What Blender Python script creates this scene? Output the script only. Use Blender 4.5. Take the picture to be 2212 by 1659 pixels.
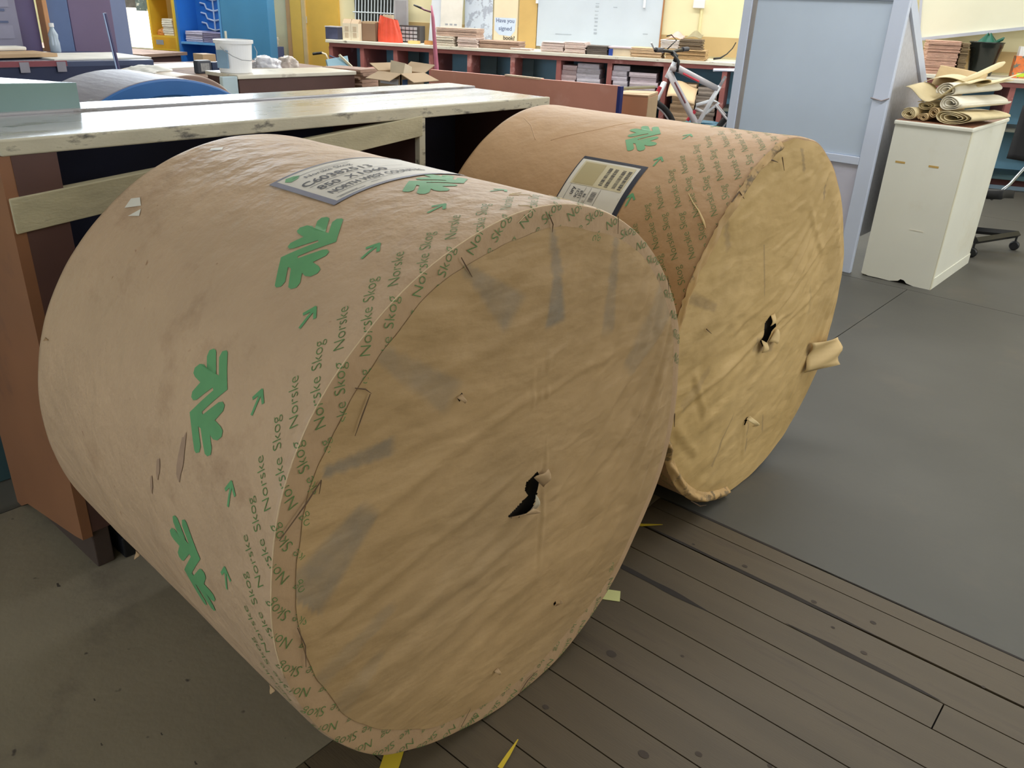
import bpy, math, random
from mathutils import Vector, Matrix, noise
import bmesh
random.seed(7)
for o in list(bpy.data.objects): bpy.data.objects.remove(o)
SC = bpy.context.scene
COL = SC.collection
PI = math.pi

# ---------------------------------------------------------------- camera
def setup_camera():
    f = 1750.78; yaw = 0.69930; pitch = 0.43610; roll = 0.04300
    cy, sy = math.cos(yaw), math.sin(yaw)
    F = Vector((-sy*math.cos(pitch), cy*math.cos(pitch), -math.sin(pitch)))
    R = Vector((cy, sy, 0)); U = R.cross(F)
    c, s = math.cos(roll), math.sin(roll)
    R2 = c*R+s*U; U2 = -s*R+c*U
    cam = bpy.data.cameras.new('camera'); ob = bpy.data.objects.new('camera', cam); COL.objects.link(ob)
    cam.sensor_fit = 'HORIZONTAL'; cam.sensor_width = 36.0; cam.lens = f/2212*36.0
    cam.clip_start = 0.02; cam.clip_end = 100
    m = Matrix((R2, U2, -F)).transposed().to_4x4(); m.translation = Vector((0, 0, 1.3247))
    ob.matrix_world = m
    SC.camera = ob
setup_camera()

# frame of the long back wall: a = along the wall, b = out from the wall into the room
ANG = math.atan2(.397, .918)
UX, UY = math.cos(ANG), math.sin(ANG)
def T(a, b, z=0.0): return Vector((-7.79+a*UX+b*UY, 6.25+a*UY-b*UX, z))

# ---------------------------------------------------------------- world, light, exposure
SC.view_settings.view_transform = 'Standard'
SC.view_settings.look = 'None'
SC.view_settings.gamma = 1.0
SC.view_settings.use_curve_mapping = False
SC.view_settings.exposure = 0.0
W = bpy.data.worlds.new('sky'); SC.world = W; W.use_nodes = True
W.node_tree.nodes['Background'].inputs[0].default_value = (0.75, 0.85, 1.0, 1)
W.node_tree.nodes['Background'].inputs[1].default_value = 0.6

def area(name, loc, direction, sx, sy, power, col):
    l = bpy.data.lights.new(name, 'AREA'); l.shape = 'RECTANGLE'; l.size = sx; l.size_y = sy
    l.energy = power; l.color = col
    o = bpy.data.objects.new(name, l); COL.objects.link(o); o.location = loc
    d = Vector(direction).normalized()
    z = -d; x = Vector((0, 0, 1)).cross(z)
    if x.length < 1e-4: x = Vector((UX, UY, 0))
    x.normalize(); y = z.cross(x)
    m = Matrix((x, y, z)).transposed().to_4x4(); m.translation = Vector(loc)
    o.matrix_world = m
    return o
NRM = Vector((UY, -UX, 0))      # out of the back wall, into the room
RGT = Vector((UX, UY, 0))
# daylight entering through the room's windows (the window structures are built below), then two added fills
area('window_light_back_left', T(-3.3, .12, 2.45), NRM+Vector((0, 0, -.35)), 3.8, 1.3, 270, (.80, .90, 1.0))
area('window_light_back_high', T(3.0, .12, 2.75), NRM+Vector((0, 0, -.35)), 6.4, .9, 75, (.92, .97, 1.0))
area('window_light_right', T(8.85, 5.6, 1.9), -RGT+Vector((0, 0, -.12)), 5.2, 1.5, 24, (1.0, .88, .68))
area('window_light_front', T(2.2, 11.8, 1.9), -NRM+Vector((0, 0, -.1)), 5.0, 1.4, 27, (.86, .93, 1.0))
area('fill_light_back', T(2.6, 1.7, 3.45), (0, 0, -1), 9.0, .35, 165, (1.0, .97, .90))  # added fill under the ceiling to brighten the back wall
area('fill_light_middle', T(5.6, 5.4, 3.45), (0, 0, -1), 4.2, .35, 92, (.96, .98, 1.0))  # added fill to brighten the screen, no lamp fixture here

# ---------------------------------------------------------------- materials
MC = {}
def srgb(c):
    return tuple(((x/255)/12.92 if x/255 <= .04045 else ((x/255+.055)/1.055)**2.4) for x in c)+(1,)
def M(name, col, rough=.7, var=.10, vs=6, bump=0, bs=60, col2=None, patch=.5, ps=5, metal=0, spec=.5, stretch=None, emit=0, detail=5, alpha=1, trans=0, pw=.06, speck=None, speckamt=.6, specks=90, coat=0):
    """noise-varied paint/paper/wood; col2 = colour of worn patches or stains with their own shape"""
    if name in MC: return MC[name]
    m = bpy.data.materials.new(name); m.use_nodes = True; MC[name] = m
    nt = m.node_tree; N = nt.nodes; Lk = nt.links
    b = N['Principled BSDF']
    tc = N.new('ShaderNodeTexCoord'); vec = tc.outputs['Object']
    if stretch:
        mp = N.new('ShaderNodeMapping'); mp.inputs['Scale'].default_value = stretch
        Lk.new(vec, mp.inputs[0]); vec = mp.outputs[0]
    nz = N.new('ShaderNodeTexNoise'); nz.inputs['Scale'].default_value = vs; nz.inputs['Detail'].default_value = detail
    Lk.new(vec, nz.inputs['Vector'])
    rp = N.new('ShaderNodeMapRange'); rp.inputs[1].default_value = .3; rp.inputs[2].default_value = .7
    rp.inputs[3].default_value = 1-var; rp.inputs[4].default_value = 1+var
    Lk.new(nz.outputs[0], rp.inputs[0])
    cur = None
    rgb = N.new('ShaderNodeRGB'); rgb.outputs[0].default_value = srgb(col); cur = rgb.outputs[0]
    if col2:
        n2 = N.new('ShaderNodeTexNoise'); n2.inputs['Scale'].default_value = ps; n2.inputs['Detail'].default_value = 8; n2.inputs['Roughness'].default_value = .65
        Lk.new(vec, n2.inputs['Vector'])
        r2 = N.new('ShaderNodeMapRange'); r2.inputs[1].default_value = patch; r2.inputs[2].default_value = patch+pw
        Lk.new(n2.outputs[0], r2.inputs[0])
        mx = N.new('ShaderNodeMix'); mx.data_type = 'RGBA'
        Lk.new(r2.outputs[0], mx.inputs[0]); Lk.new(cur, mx.inputs[6]); mx.inputs[7].default_value = srgb(col2); cur = mx.outputs[2]
    if speck:
        n3 = N.new('ShaderNodeTexNoise'); n3.inputs['Scale'].default_value = specks; n3.inputs['Detail'].default_value = 2
        Lk.new(tc.outputs['Object'], n3.inputs['Vector'])
        r3 = N.new('ShaderNodeMapRange'); r3.inputs[1].default_value = speckamt; r3.inputs[2].default_value = speckamt+.05
        Lk.new(n3.outputs[0], r3.inputs[0])
        mx = N.new('ShaderNodeMix'); mx.data_type = 'RGBA'
        Lk.new(r3.outputs[0], mx.inputs[0]); Lk.new(cur, mx.inputs[6]); mx.inputs[7].default_value = srgb(speck); cur = mx.outputs[2]
    vm = N.new('ShaderNodeVectorMath'); vm.operation = 'SCALE'
    Lk.new(cur, vm.inputs[0]); Lk.new(rp.outputs[0], vm.inputs[3])
    Lk.new(vm.outputs[0], b.inputs['Base Color'])
    b.inputs['Roughness'].default_value = rough; b.inputs['Metallic'].default_value = metal
    b.inputs['Specular IOR Level'].default_value = spec
    if coat: b.inputs['Coat Weight'].default_value = coat; b.inputs['Coat Roughness'].default_value = .15
    if bump:
        nb = N.new('ShaderNodeTexNoise'); nb.inputs['Scale'].default_value = bs; nb.inputs['Detail'].default_value = 4
        Lk.new(vec, nb.inputs['Vector'])
        bp = N.new('ShaderNodeBump'); bp.inputs['Strength'].default_value = 1.0; bp.inputs['Distance'].default_value = bump
        Lk.new(nb.outputs[0], bp.inputs['Height']); Lk.new(bp.outputs[0], b.inputs['Normal'])
    if emit:
        b.inputs['Emission Color'].default_value = srgb(col); b.inputs['Emission Strength'].default_value = emit
    if trans:
        b.inputs['Transmission Weight'].default_value = trans
    if alpha < 1: b.inputs['Alpha'].default_value = alpha
    return m

# ---------------------------------------------------------------- mesh helpers
class MB:
    def __init__(s): s.v = []; s.f = []; s.mi = []
    def add(s, vs, fs, mi=0):
        k = len(s.v); s.v += [tuple(p) for p in vs]; s.f += [tuple(i+k for i in f) for f in fs]; s.mi += [mi]*len(fs); return s
    def box(s, x0, x1, y0, y1, z0, z1, mi=0, mat=None):
        vs = [Vector((x, y, z)) for z in (z0, z1) for y in (y0, y1) for x in (x0, x1)]
        if mat is not None: vs = [mat @ p for p in vs]
        return s.add(vs, [(0, 2, 3, 1), (4, 5, 7, 6), (0, 1, 5, 4), (2, 6, 7, 3), (0, 4, 6, 2), (1, 3, 7, 5)], mi)
    def hexa(s, p, mi=0):       # 8 corners: bottom 4 (ccw) then top 4
        return s.add(p, [(3, 2, 1, 0), (4, 5, 6, 7), (0, 1, 5, 4), (1, 2, 6, 5), (2, 3, 7, 6), (3, 0, 4, 7)], mi)
    def tube(s, pts, r, n=10, closed=False, mi=0, flat=1.0):
        pts = [Vector(p) for p in pts]; k = len(s.v); m = len(pts)
        rr = r if isinstance(r, (list, tuple)) else [r]*m
        up = None
        for i, p in enumerate(pts):
            if closed: d = pts[(i+1) % m]-pts[i-1]
            else: d = pts[min(i+1, m-1)]-pts[max(i-1, 0)]
            d.normalize()
            if up is None:
                up = Vector((0, 0, 1)) if abs(d.z) < .9 else Vector((1, 0, 0))
            x = d.cross(up); x.normalize(); y = x.cross(d); y.normalize(); up = y
            for j in range(n):
                t = 2*PI*j/n
                s.v.append(tuple(p+x*math.cos(t)*rr[i]+y*math.sin(t)*rr[i]*flat))
        for i in range(m if closed else m-1):
            a = k+i*n; b = k+((i+1) % m)*n
            for j in range(n):
                s.f.append((a+j, a+(j+1) % n, b+(j+1) % n, b+j)); s.mi.append(mi)
        if not closed:
            s.f.append(tuple(k+j for j in range(n))[::-1]); s.f.append(tuple(k+(m-1)*n+j for j in range(n))); s.mi += [mi, mi]
        return s
    def lathe(s, prof, n=32, c=(0, 0, 0), mi=0, mat=None):
        k = len(s.v)
        for r, z in prof:
            for j in range(n):
                t = 2*PI*j/n; p = Vector((c[0]+r*math.cos(t), c[1]+r*math.sin(t), c[2]+z))
                if mat is not None: p = mat @ p
                s.v.append(tuple(p))
        for i in range(len(prof)-1):
            for j in range(n):
                s.f.append((k+i*n+j, k+i*n+(j+1) % n, k+(i+1)*n+(j+1) % n, k+(i+1)*n+j)); s.mi.append(mi)
        return s
    def disc(s, r, n=32, c=(0, 0, 0), mat=None, mi=0):
        vs = [Vector((c[0]+r*math.cos(2*PI*j/n), c[1]+r*math.sin(2*PI*j/n), c[2])) for j in range(n)]
        if mat is not None: vs = [mat @ p for p in vs]
        return s.add(vs, [tuple(range(n))], mi)
    def prism(s, poly, y0, y1, mi=0, mat=None):     # poly in (x, z), extruded along y
        n = len(poly)
        vs = [Vector((x, y0, z)) for x, z in poly]+[Vector((x, y1, z)) for x, z in poly]
        if mat is not None: vs = [mat @ p for p in vs]
        return s.add(vs, [tuple(range(n)), tuple(range(2*n-1, n-1, -1))]+[(i, i+n, (i+1) % n+n, (i+1) % n) for i in range(n)], mi)
    def grid(s, fn, nu, nv, mi=0):
        k = len(s.v)
        for i in range(nu+1):
            for j in range(nv+1): s.v.append(tuple(fn(i/nu, j/nv)))
        for i in range(nu):
            for j in range(nv):
                a = k+i*(nv+1)+j; s.f.append((a, a+1, a+nv+2, a+nv+1)); s.mi.append(mi)
        return s
    def build(s, name, mat, parent=None, smooth=False, bevel=0, loc=None, rotz=0, thick=0, fix=True, seg=2):
        me = bpy.data.meshes.new(name); me.from_pydata(s.v, [], s.f)
        for m in (mat if isinstance(mat, (list, tuple)) else [mat]): me.materials.append(m)
        if isinstance(mat, (list, tuple)):
            me.polygons.foreach_set('material_index', s.mi)
        if fix:
            bm = bmesh.new(); bm.from_mesh(me); bmesh.ops.recalc_face_normals(bm, faces=bm.faces); bm.to_mesh(me); bm.free()
        if smooth: me.polygons.foreach_set('use_smooth', [True]*len(me.polygons))
        me.update()
        o = bpy.data.objects.new(name, me); COL.objects.link(o)
        if parent: o.parent = parent
        if loc is not None: o.location = loc
        if rotz: o.rotation_euler = (0, 0, rotz)
        if thick:
            md = o.modifiers.new('solid', 'SOLIDIFY'); md.thickness = thick; md.offset = 0
        if bevel:
            md = o.modifiers.new('bevel', 'BEVEL'); md.width = bevel; md.segments = seg; md.limit_method = 'ANGLE'; md.angle_limit = .6
            md.harden_normals = False
        return o

def thing(name, label, cat, loc=(0, 0, 0), rotz=0, group=None):
    o = bpy.data.objects.new(name, None); COL.objects.link(o); o.empty_display_size = .1
    o.location = loc; o.rotation_euler = (0, 0, rotz); o['label'] = label; o['category'] = cat
    if group: o['group'] = group
    return o
def tag(o, label, cat, group=None):
    o['label'] = label; o['category'] = cat
    if group: o['group'] = group
    return o
def struct(o): o['kind'] = 'structure'; return o

_tc = {}
def text_geo(txt, size, bold=0.0, width=None, fine=0):
    """flat triangulated text, origin at baseline left; returns verts(x,y), tris, width"""
    key = (txt, size, bold, width)
    if key in _tc: return _tc[key]
    cu = bpy.data.curves.new('t', 'FONT'); cu.body = txt; cu.size = size; cu.resolution_u = 4; cu.offset = bold; cu.fill_mode = 'FRONT'
    o = bpy.data.objects.new('t', cu); COL.objects.link(o)
    bpy.context.view_layer.update()
    dg = bpy.context.evaluated_depsgraph_get()
    me = bpy.data.meshes.new_from_object(o.evaluated_get(dg), depsgraph=dg)
    bm = bmesh.new(); bm.from_mesh(me); bmesh.ops.triangulate(bm, faces=bm.faces)
    for _ in range(4 if fine else 0):
        es = [e for e in bm.edges if e.calc_length() > fine]
        if not es: break
        bmesh.ops.subdivide_edges(bm, edges=es, cuts=1); bmesh.ops.triangulate(bm, faces=bm.faces)
    bm.verts.index_update()
    vs = [(v.co.x, v.co.y) for v in bm.verts]; fs = [tuple(v.index for v in f.verts) for f in bm.faces]
    bm.free(); bpy.data.objects.remove(o); bpy.data.curves.remove(cu); bpy.data.meshes.remove(me)
    if vs:
        x0 = min(p[0] for p in vs); x1 = max(p[0] for p in vs)
    else: x0 = x1 = 0
    k = 1.0
    if width: k = width/(x1-x0)
    vs = [((p[0]-x0)*k, p[1]) for p in vs]
    _tc[key] = (vs, fs, (x1-x0)*k); return _tc[key]

# ---------------------------------------------------------------- shared materials
m_side1 = M('kraft_wrap_side', (186, 157, 128),   .55, .07, 5, .011, 17, col2=(170, 140, 112), patch=.54, ps=7, pw=.15, speck=(150, 115, 88), speckamt=.74, specks=40, spec=.35)
m_side2 = M('kraft_wrap_side_brown', (184, 147, 108), .55, .05, 5, .005, 15, col2=(172, 134, 96), patch=.55, ps=5, pw=.15, spec=.35)
m_green = M('green_ink', (92, 150, 100), .6, .08, 20)
m_green_text = M('green_ink_lettering', (88, 124, 68), .6, .10, 30)
m_darkpaint = M('dark_brown_wood', (84, 56, 50), .6, .12, 8)
m_black = M('black_plastic', (24, 25, 28), .4, .1)
m_teal = M('teal_paint', (104, 158, 176), .6, .10, 4)
m_tealdk = M('dark_teal_paint', (62, 88, 94), .6, .10, 4)

# ---------------------------------------------------------------- room shell
def build_room():
    # floor: bare boards, painted sheets, lino sheet
    fl = MB().box(-16, 6, -7, 17, -.06, -.012).build('floor', M('floor_gap_dark', (26, 22, 20), .9, .1))
    struct(fl)
    seams = [1.889, 1.831, 1.731, 1.618, 1.528, 1.417, 1.3125, 1.2135, 1.1115, 1.0085]
    y = 1.0085
    while y > -4: y -= .102; seams.append(y)
    mb = MB()
    for i in range(len(seams)-1):
        y1, y0 = seams[i], seams[i+1]
        rnd = random.Random(i*3+1)
        cuts = [-.984]
        x = -1.0+rnd.uniform(1.6, 3.4)
        if i == 3: x = -.108
        if i == 0 or i == 1: x = 1.4
        while x < 3.9: cuts.append(x); x += rnd.uniform(1.4, 2.4)
        cuts.append(4.2)
        g1 = .0016; g0 = .0016
        if i == 0: g1 = .004
        if i == 4: g1 = .0016
        for a, b in zip(cuts[:-1], cuts[1:]):
            # wide worn gaps at some edges, narrowing along the board
            w1a = w1b = g1; w0 = g0
            if i == 2 and a < -.9: w1a, w1b = .009, .0035
            if i == 3 and a < -.9: w1a = .0016; w0 = .0016
            n = 14
            for k in range(n):
                xa = a+(b-a)*k/n; xb = a+(b-a)*(k+1)/n
                if k == 0: xa += .0015
                if k == n-1: xb -= .0015
                ta, tb = w1a+(w1b-w1a)*k/n, w1a+(w1b-w1a)*(k+1)/n
                mb.hexa([(xa, y0+w0, -.02), (xb, y0+w0, -.02), (xb, y1-tb, -.02), (xa, y1-ta, -.02), (xa, y0+w0, 0), (xb, y0+w0, 0), (xb, y1-tb, 0), (xa, y1-ta, 0)])
    mbd = M('floor_boards_wood', (84, 72, 54), .6, .12, 3, .0006, 60, stretch=(.6, 5, 1), col2=(71, 60, 46), patch=.56, ps=3, pw=.12, speck=(50, 43, 38), speckamt=.76, specks=12)
    mb.build('floor_boards', mbd, fl)
    # dark worn gouges beside three seams
    def gouge(x0, x1, yc, w, nm='floor_gouge'):
        n = 26; up = []; dn = []
        for k in range(n+1):
            t = k/n; x = x0+(x1-x0)*t; h = w*(math.sin(PI*min(1, t*1.02))**.5)*(.7+.5*noise.noise(Vector((x*9, yc*7, 1))))
            up.append((x, yc+abs(h)*.5, .0006)); dn.append((x, yc-abs(h)*.5, .0006))
        vs = up+dn; b = MB(); b.add(vs, [(i, i+1, n+2+i, n+1+i) for i in range(n)]); b.build(nm, M('floor_gouge_dark', (44, 38, 34), .9, .15), fl)
    gouge(-.95, -.28, 1.731, .018); gouge(-.47, -.112, 1.622, .020); gouge(-.98, -.62, 1.528, .024); gouge(-.98, -.5, 1.890, .012); gouge(-.5, 1.5, 1.889, .009)
    # round knots and nail heads
    rnd = random.Random(4); b = MB()
    for k in range(46):
        x = rnd.uniform(-.9, 1.2); y = rnd.uniform(.3, 1.86); r = rnd.choice([.0035, .004, .006, .010])
        vs = [(x+r*1.3*math.cos(t*PI/5), y+r*math.sin(t*PI/5), .0005) for t in range(10)]; b.add(vs, [tuple(range(10))])
    vs = [(-.514+.012*math.cos(t*PI/5), 1.062+.009*math.sin(t*PI/5), .0006) for t in range(10)]; b.add(vs, [tuple(range(10))])
    b.build('floor_knots', M('floor_knot_dark', (62, 52, 44), .8, .2), fl)
    msheet = M('painted_floor_sheet', (80, 78, 72), .55, .14, 1.6, .0004, 25, col2=(93, 86, 76), patch=.56, ps=1.7, pw=.2, speck=(120, 114, 104), speckamt=.80, specks=9, spec=.45)
    b = MB()
    for (x0, x1, y0, y1) in [(-1.118, 4.2, 1.893, 4.66), (-3.6, -1.122, 1.893, 4.66), (-2.4, 4.2, 4.664, 7.1), (-2.4, 4.2, 7.104, 9.5), (-6, -2.404, 4.664, 9.5), (-6, -3.604, 1.893, 4.66), (-14, -6.004, -6, 9.5), (-14, 4.2, 9.504, 16)]:
        b.box(x0, x1, y0, y1, -.012, 0)
    b.build('floor_sheet', msheet, fl)
    ml = M('lino_floor', (128, 118, 99), .75, .12, 2.2, .0015, 38, col2=(110, 100, 85), patch=.55, ps=3, pw=.12, speck=(66, 58, 50), speckamt=.71, specks=26)
    b = MB(); b.box(-2.258, -.985, -6, 1.889, -.012, 0); b.build('floor_lino', ml, fl)
    b = MB(); b.box(-5.99, -2.262, -6, 1.889, -.012, 0); b.build('floor_sheet_under_desk', M('floor_under_desk', (74, 70, 62), .6, .15, 3), fl)
    # lino flecks: dark scuffs lying on the lino
    b = MB()
    for (x, y, r) in [(-1.24, .45, .004), (-1.17, .20, .005), (-1.13, .46, .005), (-1.30, .36, .004), (-1.84, .50, .009), (-1.42, .40, .004), (-1.05, .33, .005)]:
        vs = [(x+r*(1+.5*math.sin(k*2.3))*math.cos(k*PI/4), y+r*.5*(1+.5*math.cos(k*1.7))*math.sin(k*PI/4), .0004) for k in range(8)]; b.add(vs, [tuple(range(8))])
    b.build('floor_scuffs', M('scuff_dark', (62, 55, 48), .8, .1), fl)
    # walls in the back-wall frame
    mw = M('cream_wall_paint', (240, 231, 190), .7, .05, 2, col2=(222, 208, 160), patch=.6, ps=2, pw=.1)
    def wallbox(name, a0, a1, b0, b1, z0, z1, mat, par=None):
        r = MB().box(a0, a1, -b1, -b0, z0, z1).build(name, mat, par)
        if par is None: r.location = T(0, 0, 0); r.rotation_euler = (0, 0, ANG); struct(r)
        return r
    back = MB()
    holes = [(-5.2, -1.4, 1.8, 3.1), (-.2, 6.2, 2.3, 3.2)]
    xs = [-6, -5.2, -1.4, -.2, 6.2, 9]
    back.box(-6, -5.2, 0, .2, 0, 3.6); back.box(-5.2, -1.4, 0, .2, 0, 1.8); back.box(-5.2, -1.4, 0, .2, 3.1, 3.6)
    back.box(-1.4, -.2, 0, .2, 0, 3.6); back.box(-.2, 6.2, 0, .2, 0, 2.3); back.box(-.2, 6.2, 0, .2, 3.2, 3.6); back.box(6.2, 9, 0, .2, 0, 3.6)
    o = back.build('wall_back', mw); o.location = T(0, 0); o.rotation_euler = (0, 0, ANG); struct(o)
    d = MB().box(-.1, 9, -.012, 0, .95, 1.125).build('wall_dado', M('tan_dado_paint', (196, 168, 118), .6, .08, 3), o)
    wallbox('wall_left', -6.2, -6, -.2, 12.2, 0, 3.6, mw)
    rt = MB(); rt.box(9, 9.2, -3.0, .2, 0, 3.6); rt.box(9, 9.2, -8.2, -3.0, 0, 1.15); rt.box(9, 9.2, -8.2, -3.0, 2.65, 3.6); rt.box(9, 9.2, -12.2, -8.2, 0, 3.6)
    o = rt.build('wall_right', mw); o.location = T(0, 0); o.rotation_euler = (0, 0, ANG); struct(o)
    ft = MB(); ft.box(-6, -.3, -12.2, -12, 0, 3.6); ft.box(-.3, 4.7, -12.2, -12, 0, 1.2); ft.box(-.3, 4.7, -12.2, -12, 2.6, 3.6); ft.box(4.7, 9, -12.2, -12, 0, 3.6)
    o = ft.build('wall_front', mw); o.location = T(0, 0); o.rotation_euler = (0, 0, ANG); struct(o)
    o = MB().box(-6.2, 9.2, -12.2, .2, 3.6, 3.7).build('ceiling', M('ceiling_paint', (228, 224, 212), .8, .03)); o.location = T(0, 0); o.rotation_euler = (0, 0, ANG); struct(o)
    # windows
    fm = M('window_frame_paint', (225, 222, 210), .5, .05)
    pane = M('bright_sky_pane', (225, 238, 255), .3, .02, emit=3.0)
    def window(name, a0, a1, b0, b1, z0, z1, n):
        fr = MB()
        along_a = abs(a1-a0) > abs(b1-b0)
        def bar(p0, p1, q0, q1):
            if along_a: fr.box(p0, p1, -b1-.02, -b0+.02, q0, q1)
            else: fr.box(a0-.02, a1+.02, -p1, -p0, q0, q1)
        u0, u1 = (a0, a1) if along_a else (b0, b1)
        bar(u0, u1, z0, z0+.05); bar(u0, u1, z1-.05, z1)
        for k in range(n+1):
            c = u0+.025+(u1-u0-.05)*k/n; bar(c-.025, c+.025, z0, z1)
        f = fr.build(name, fm); f.location = T(0, 0); f.rotation_euler = (0, 0, ANG); struct(f)
        g = MB()
        if along_a: g.box(a0+.02, a1-.02, -(b0+b1)/2-.004, -(b0+b1)/2+.004, z0+.02, z1-.02)
        else: g.box((a0+a1)/2-.004, (a0+a1)/2+.004, -b1+.02, -b0-.02, z0+.02, z1-.02)
        g.build('window_pane', pane, f)
    window('window_1', -5.2, -1.4, -.10, -.04, 1.8, 3.1, 4)
    window('window_2', -.2, 6.2, -.10, -.04, 2.3, 3.2, 7)
    window('window_3', 9.04, 9.10, 3.0, 8.2, 1.15, 2.65, 5)
    window('window_4', -.3, 4.7, 12.04, 12.1, 1.2, 2.6, 5)
build_room()
# ---------------------------------------------------------------- paper reels
DEG = PI/180
class Reel:
    """wrapped paper reel lying on its side. Surface coordinates: s = distance back from the front
    face along the axis, th = angle (0 = right edge of the face, 90 = top)."""
    def __init__(q, x, y, yaw, L, R, prof, seed):
        q.x, q.y, q.yaw, q.L, q.R, q.seed = x, y, yaw, L, R, seed
        q.prof = sorted(prof)
    def p(q, th):
        th %= 360; P = q.prof
        for i in range(len(P)):
            a0, r0 = P[i]; a1, r1 = P[(i+1) % len(P)]
            if i == len(P)-1: a1 += 360
            t = th if th >= a0 else th+360
            if a0 <= t <= a1:
                k = (t-a0)/(a1-a0); k = k*k*(3-2*k); return r0+(r1-r0)*k
        return q.R
    def rad(q, s, th):
        s = max(s, 0); v = Vector((s*3, math.cos(th*DEG)*2.2+q.seed, math.sin(th*DEG)*2.2))
        w = Vector((s*16, math.cos(th*DEG)*9+q.seed, math.sin(th*DEG)*9))
        fade = min(1, s/.04)
        d = .0022*noise.noise(v)+.0009*noise.noise(w)*fade
        base = q.R+(q.p(th)-q.R)*math.exp(-s/.14)
        if s < .012: d -= .004*(1-s/.012)**2
        return base+d
    def pt(q, s, th, off=0.0):
        r = q.rad(s, th)+off
        if s < 0:
            r = q.rad(0, th)+s
            z = q.R+r*math.sin(th*DEG)
            return Vector((off+.001*min(1, -s/.01), r*math.cos(th*DEG), max(z, .0008)))
        z = q.R+r*math.sin(th*DEG)
        zmin = 0.0008+off*.3
        return Vector((-s, r*math.cos(th*DEG), max(z, zmin)))

RIDGES = {1.3: [((.025, .75), (.035, .57), .006, -0.0020), ((.055, .78), (.062, .34), .005, 0.0018), ((.20, .52), (.47, .74), .010, 0.0020), ((.24, .60), (.46, .80), .009, 0.0018), ((.17, .44), (.46, .62), .010, 0.0020), ((.25, .37), (.44, .50), .009, 0.0018), ((-.10, .70), (.36, .73), .010, 0.0020), ((-.42, .60), (-.05, .70), .012, 0.0020), ((-.45, .46), (-.03, .56), .012, 0.0022), ((-.40, .36), (.10, .44), .014, 0.0020), ((-.36, .26), (-.02, .35), .012, 0.0020)],
 4.1: [((-.42, .42), (.16, .545), .011, 0.0040), ((.08, .57), (.42, .80), .009, 0.0035), ((-.44, .52), (-.05, .60), .012, 0.0025), ((.10, .50), (.40, .60), .010, 0.0030), ((-.43, .36), (-.30, .24), .014, 0.0035), ((-.38, .50), (-.30, .36), .012, 0.0030), ((.05, .60), (.20, .76), .008, 0.0025), ((-.30, .75), (-.12, .84), .012, 0.0020), ((.15, .85), (.30, .70), .012, 0.0020), ((-.02, .24), (.01, .10), .008, 0.0020)]}
def face_wrinkle(y, z, seed, amp=1.0):
    # long shallow wrinkles running up to the right, stronger and steeper near the right edge
    a = 18*DEG+1.5*max(0, y-.1)
    u = y*math.cos(a)+z*math.sin(a); v = -y*math.sin(a)+z*math.cos(a)
    n1 = noise.noise(Vector((u*2.6, v*15, seed))); n2 = noise.noise(Vector((u*6, v*26, seed+9))); n3 = noise.noise(Vector((u*3, v*3, seed+4)))
    n4 = noise.noise(Vector((y*22, z*22, seed+2)))
    rg = (1-abs(n1)*2.2)
    edge = 1+1.6*max(0, y-.15)/.3
    n5 = noise.noise(Vector((u*9, v*38, seed+13))); h = amp*(.0034*rg*(.55+.9*abs(n3))*edge+.0030*n2*(.7+n3)+.007*n3+.0014*n4+.0012*n5*edge)
    for (ay, az), (by, bz), wd, ht in RIDGES.get(round(seed, 1), ()):
        dy, dz = by-ay, bz-az; L2 = dy*dy+dz*dz; t = ((y-ay)*dy+(z-az)*dz)/L2
        if -.1 < t < 1.1:
            sd = ((y-ay)*dz-(z-az)*dy)/math.sqrt(L2)+.006*noise.noise(Vector((y*12, z*12, seed)))
            if abs(sd) < wd*4: h += ht*(math.exp(-(sd/wd)**2)-.6*math.exp(-((sd-wd*1.7)/wd)**2))*max(0, min(1, (t+.1)*6, (1.1-t)*6))
    return h

def inpoly(x, y, P):
    c = False; n = len(P)
    for i in range(n):
        x0, y0 = P[i]; x1, y1 = P[i-1]
        if (y0 > y) != (y1 > y) and x < (x1-x0)*(y-y0)/(y1-y0)+x0: c = not c
    return c
def segmask(y, z, seg):
    (ay, az), (by, bz), w0, w1, s = seg
    dy, dz = by-ay, bz-az; L2 = dy*dy+dz*dz
    t0 = ((y-ay)*dy+(z-az)*dz)/L2; t = max(0, min(1, t0)); d = math.hypot(y-ay-t*dy, z-az-t*dz); w = w0+(w1-w0)*t
    return s*max(0, min(1, (w-d)/(.35*w)+.5))*max(0, min(1, (1.04-t0)*9))*(1 if t0 > -.02 else 0)

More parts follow.
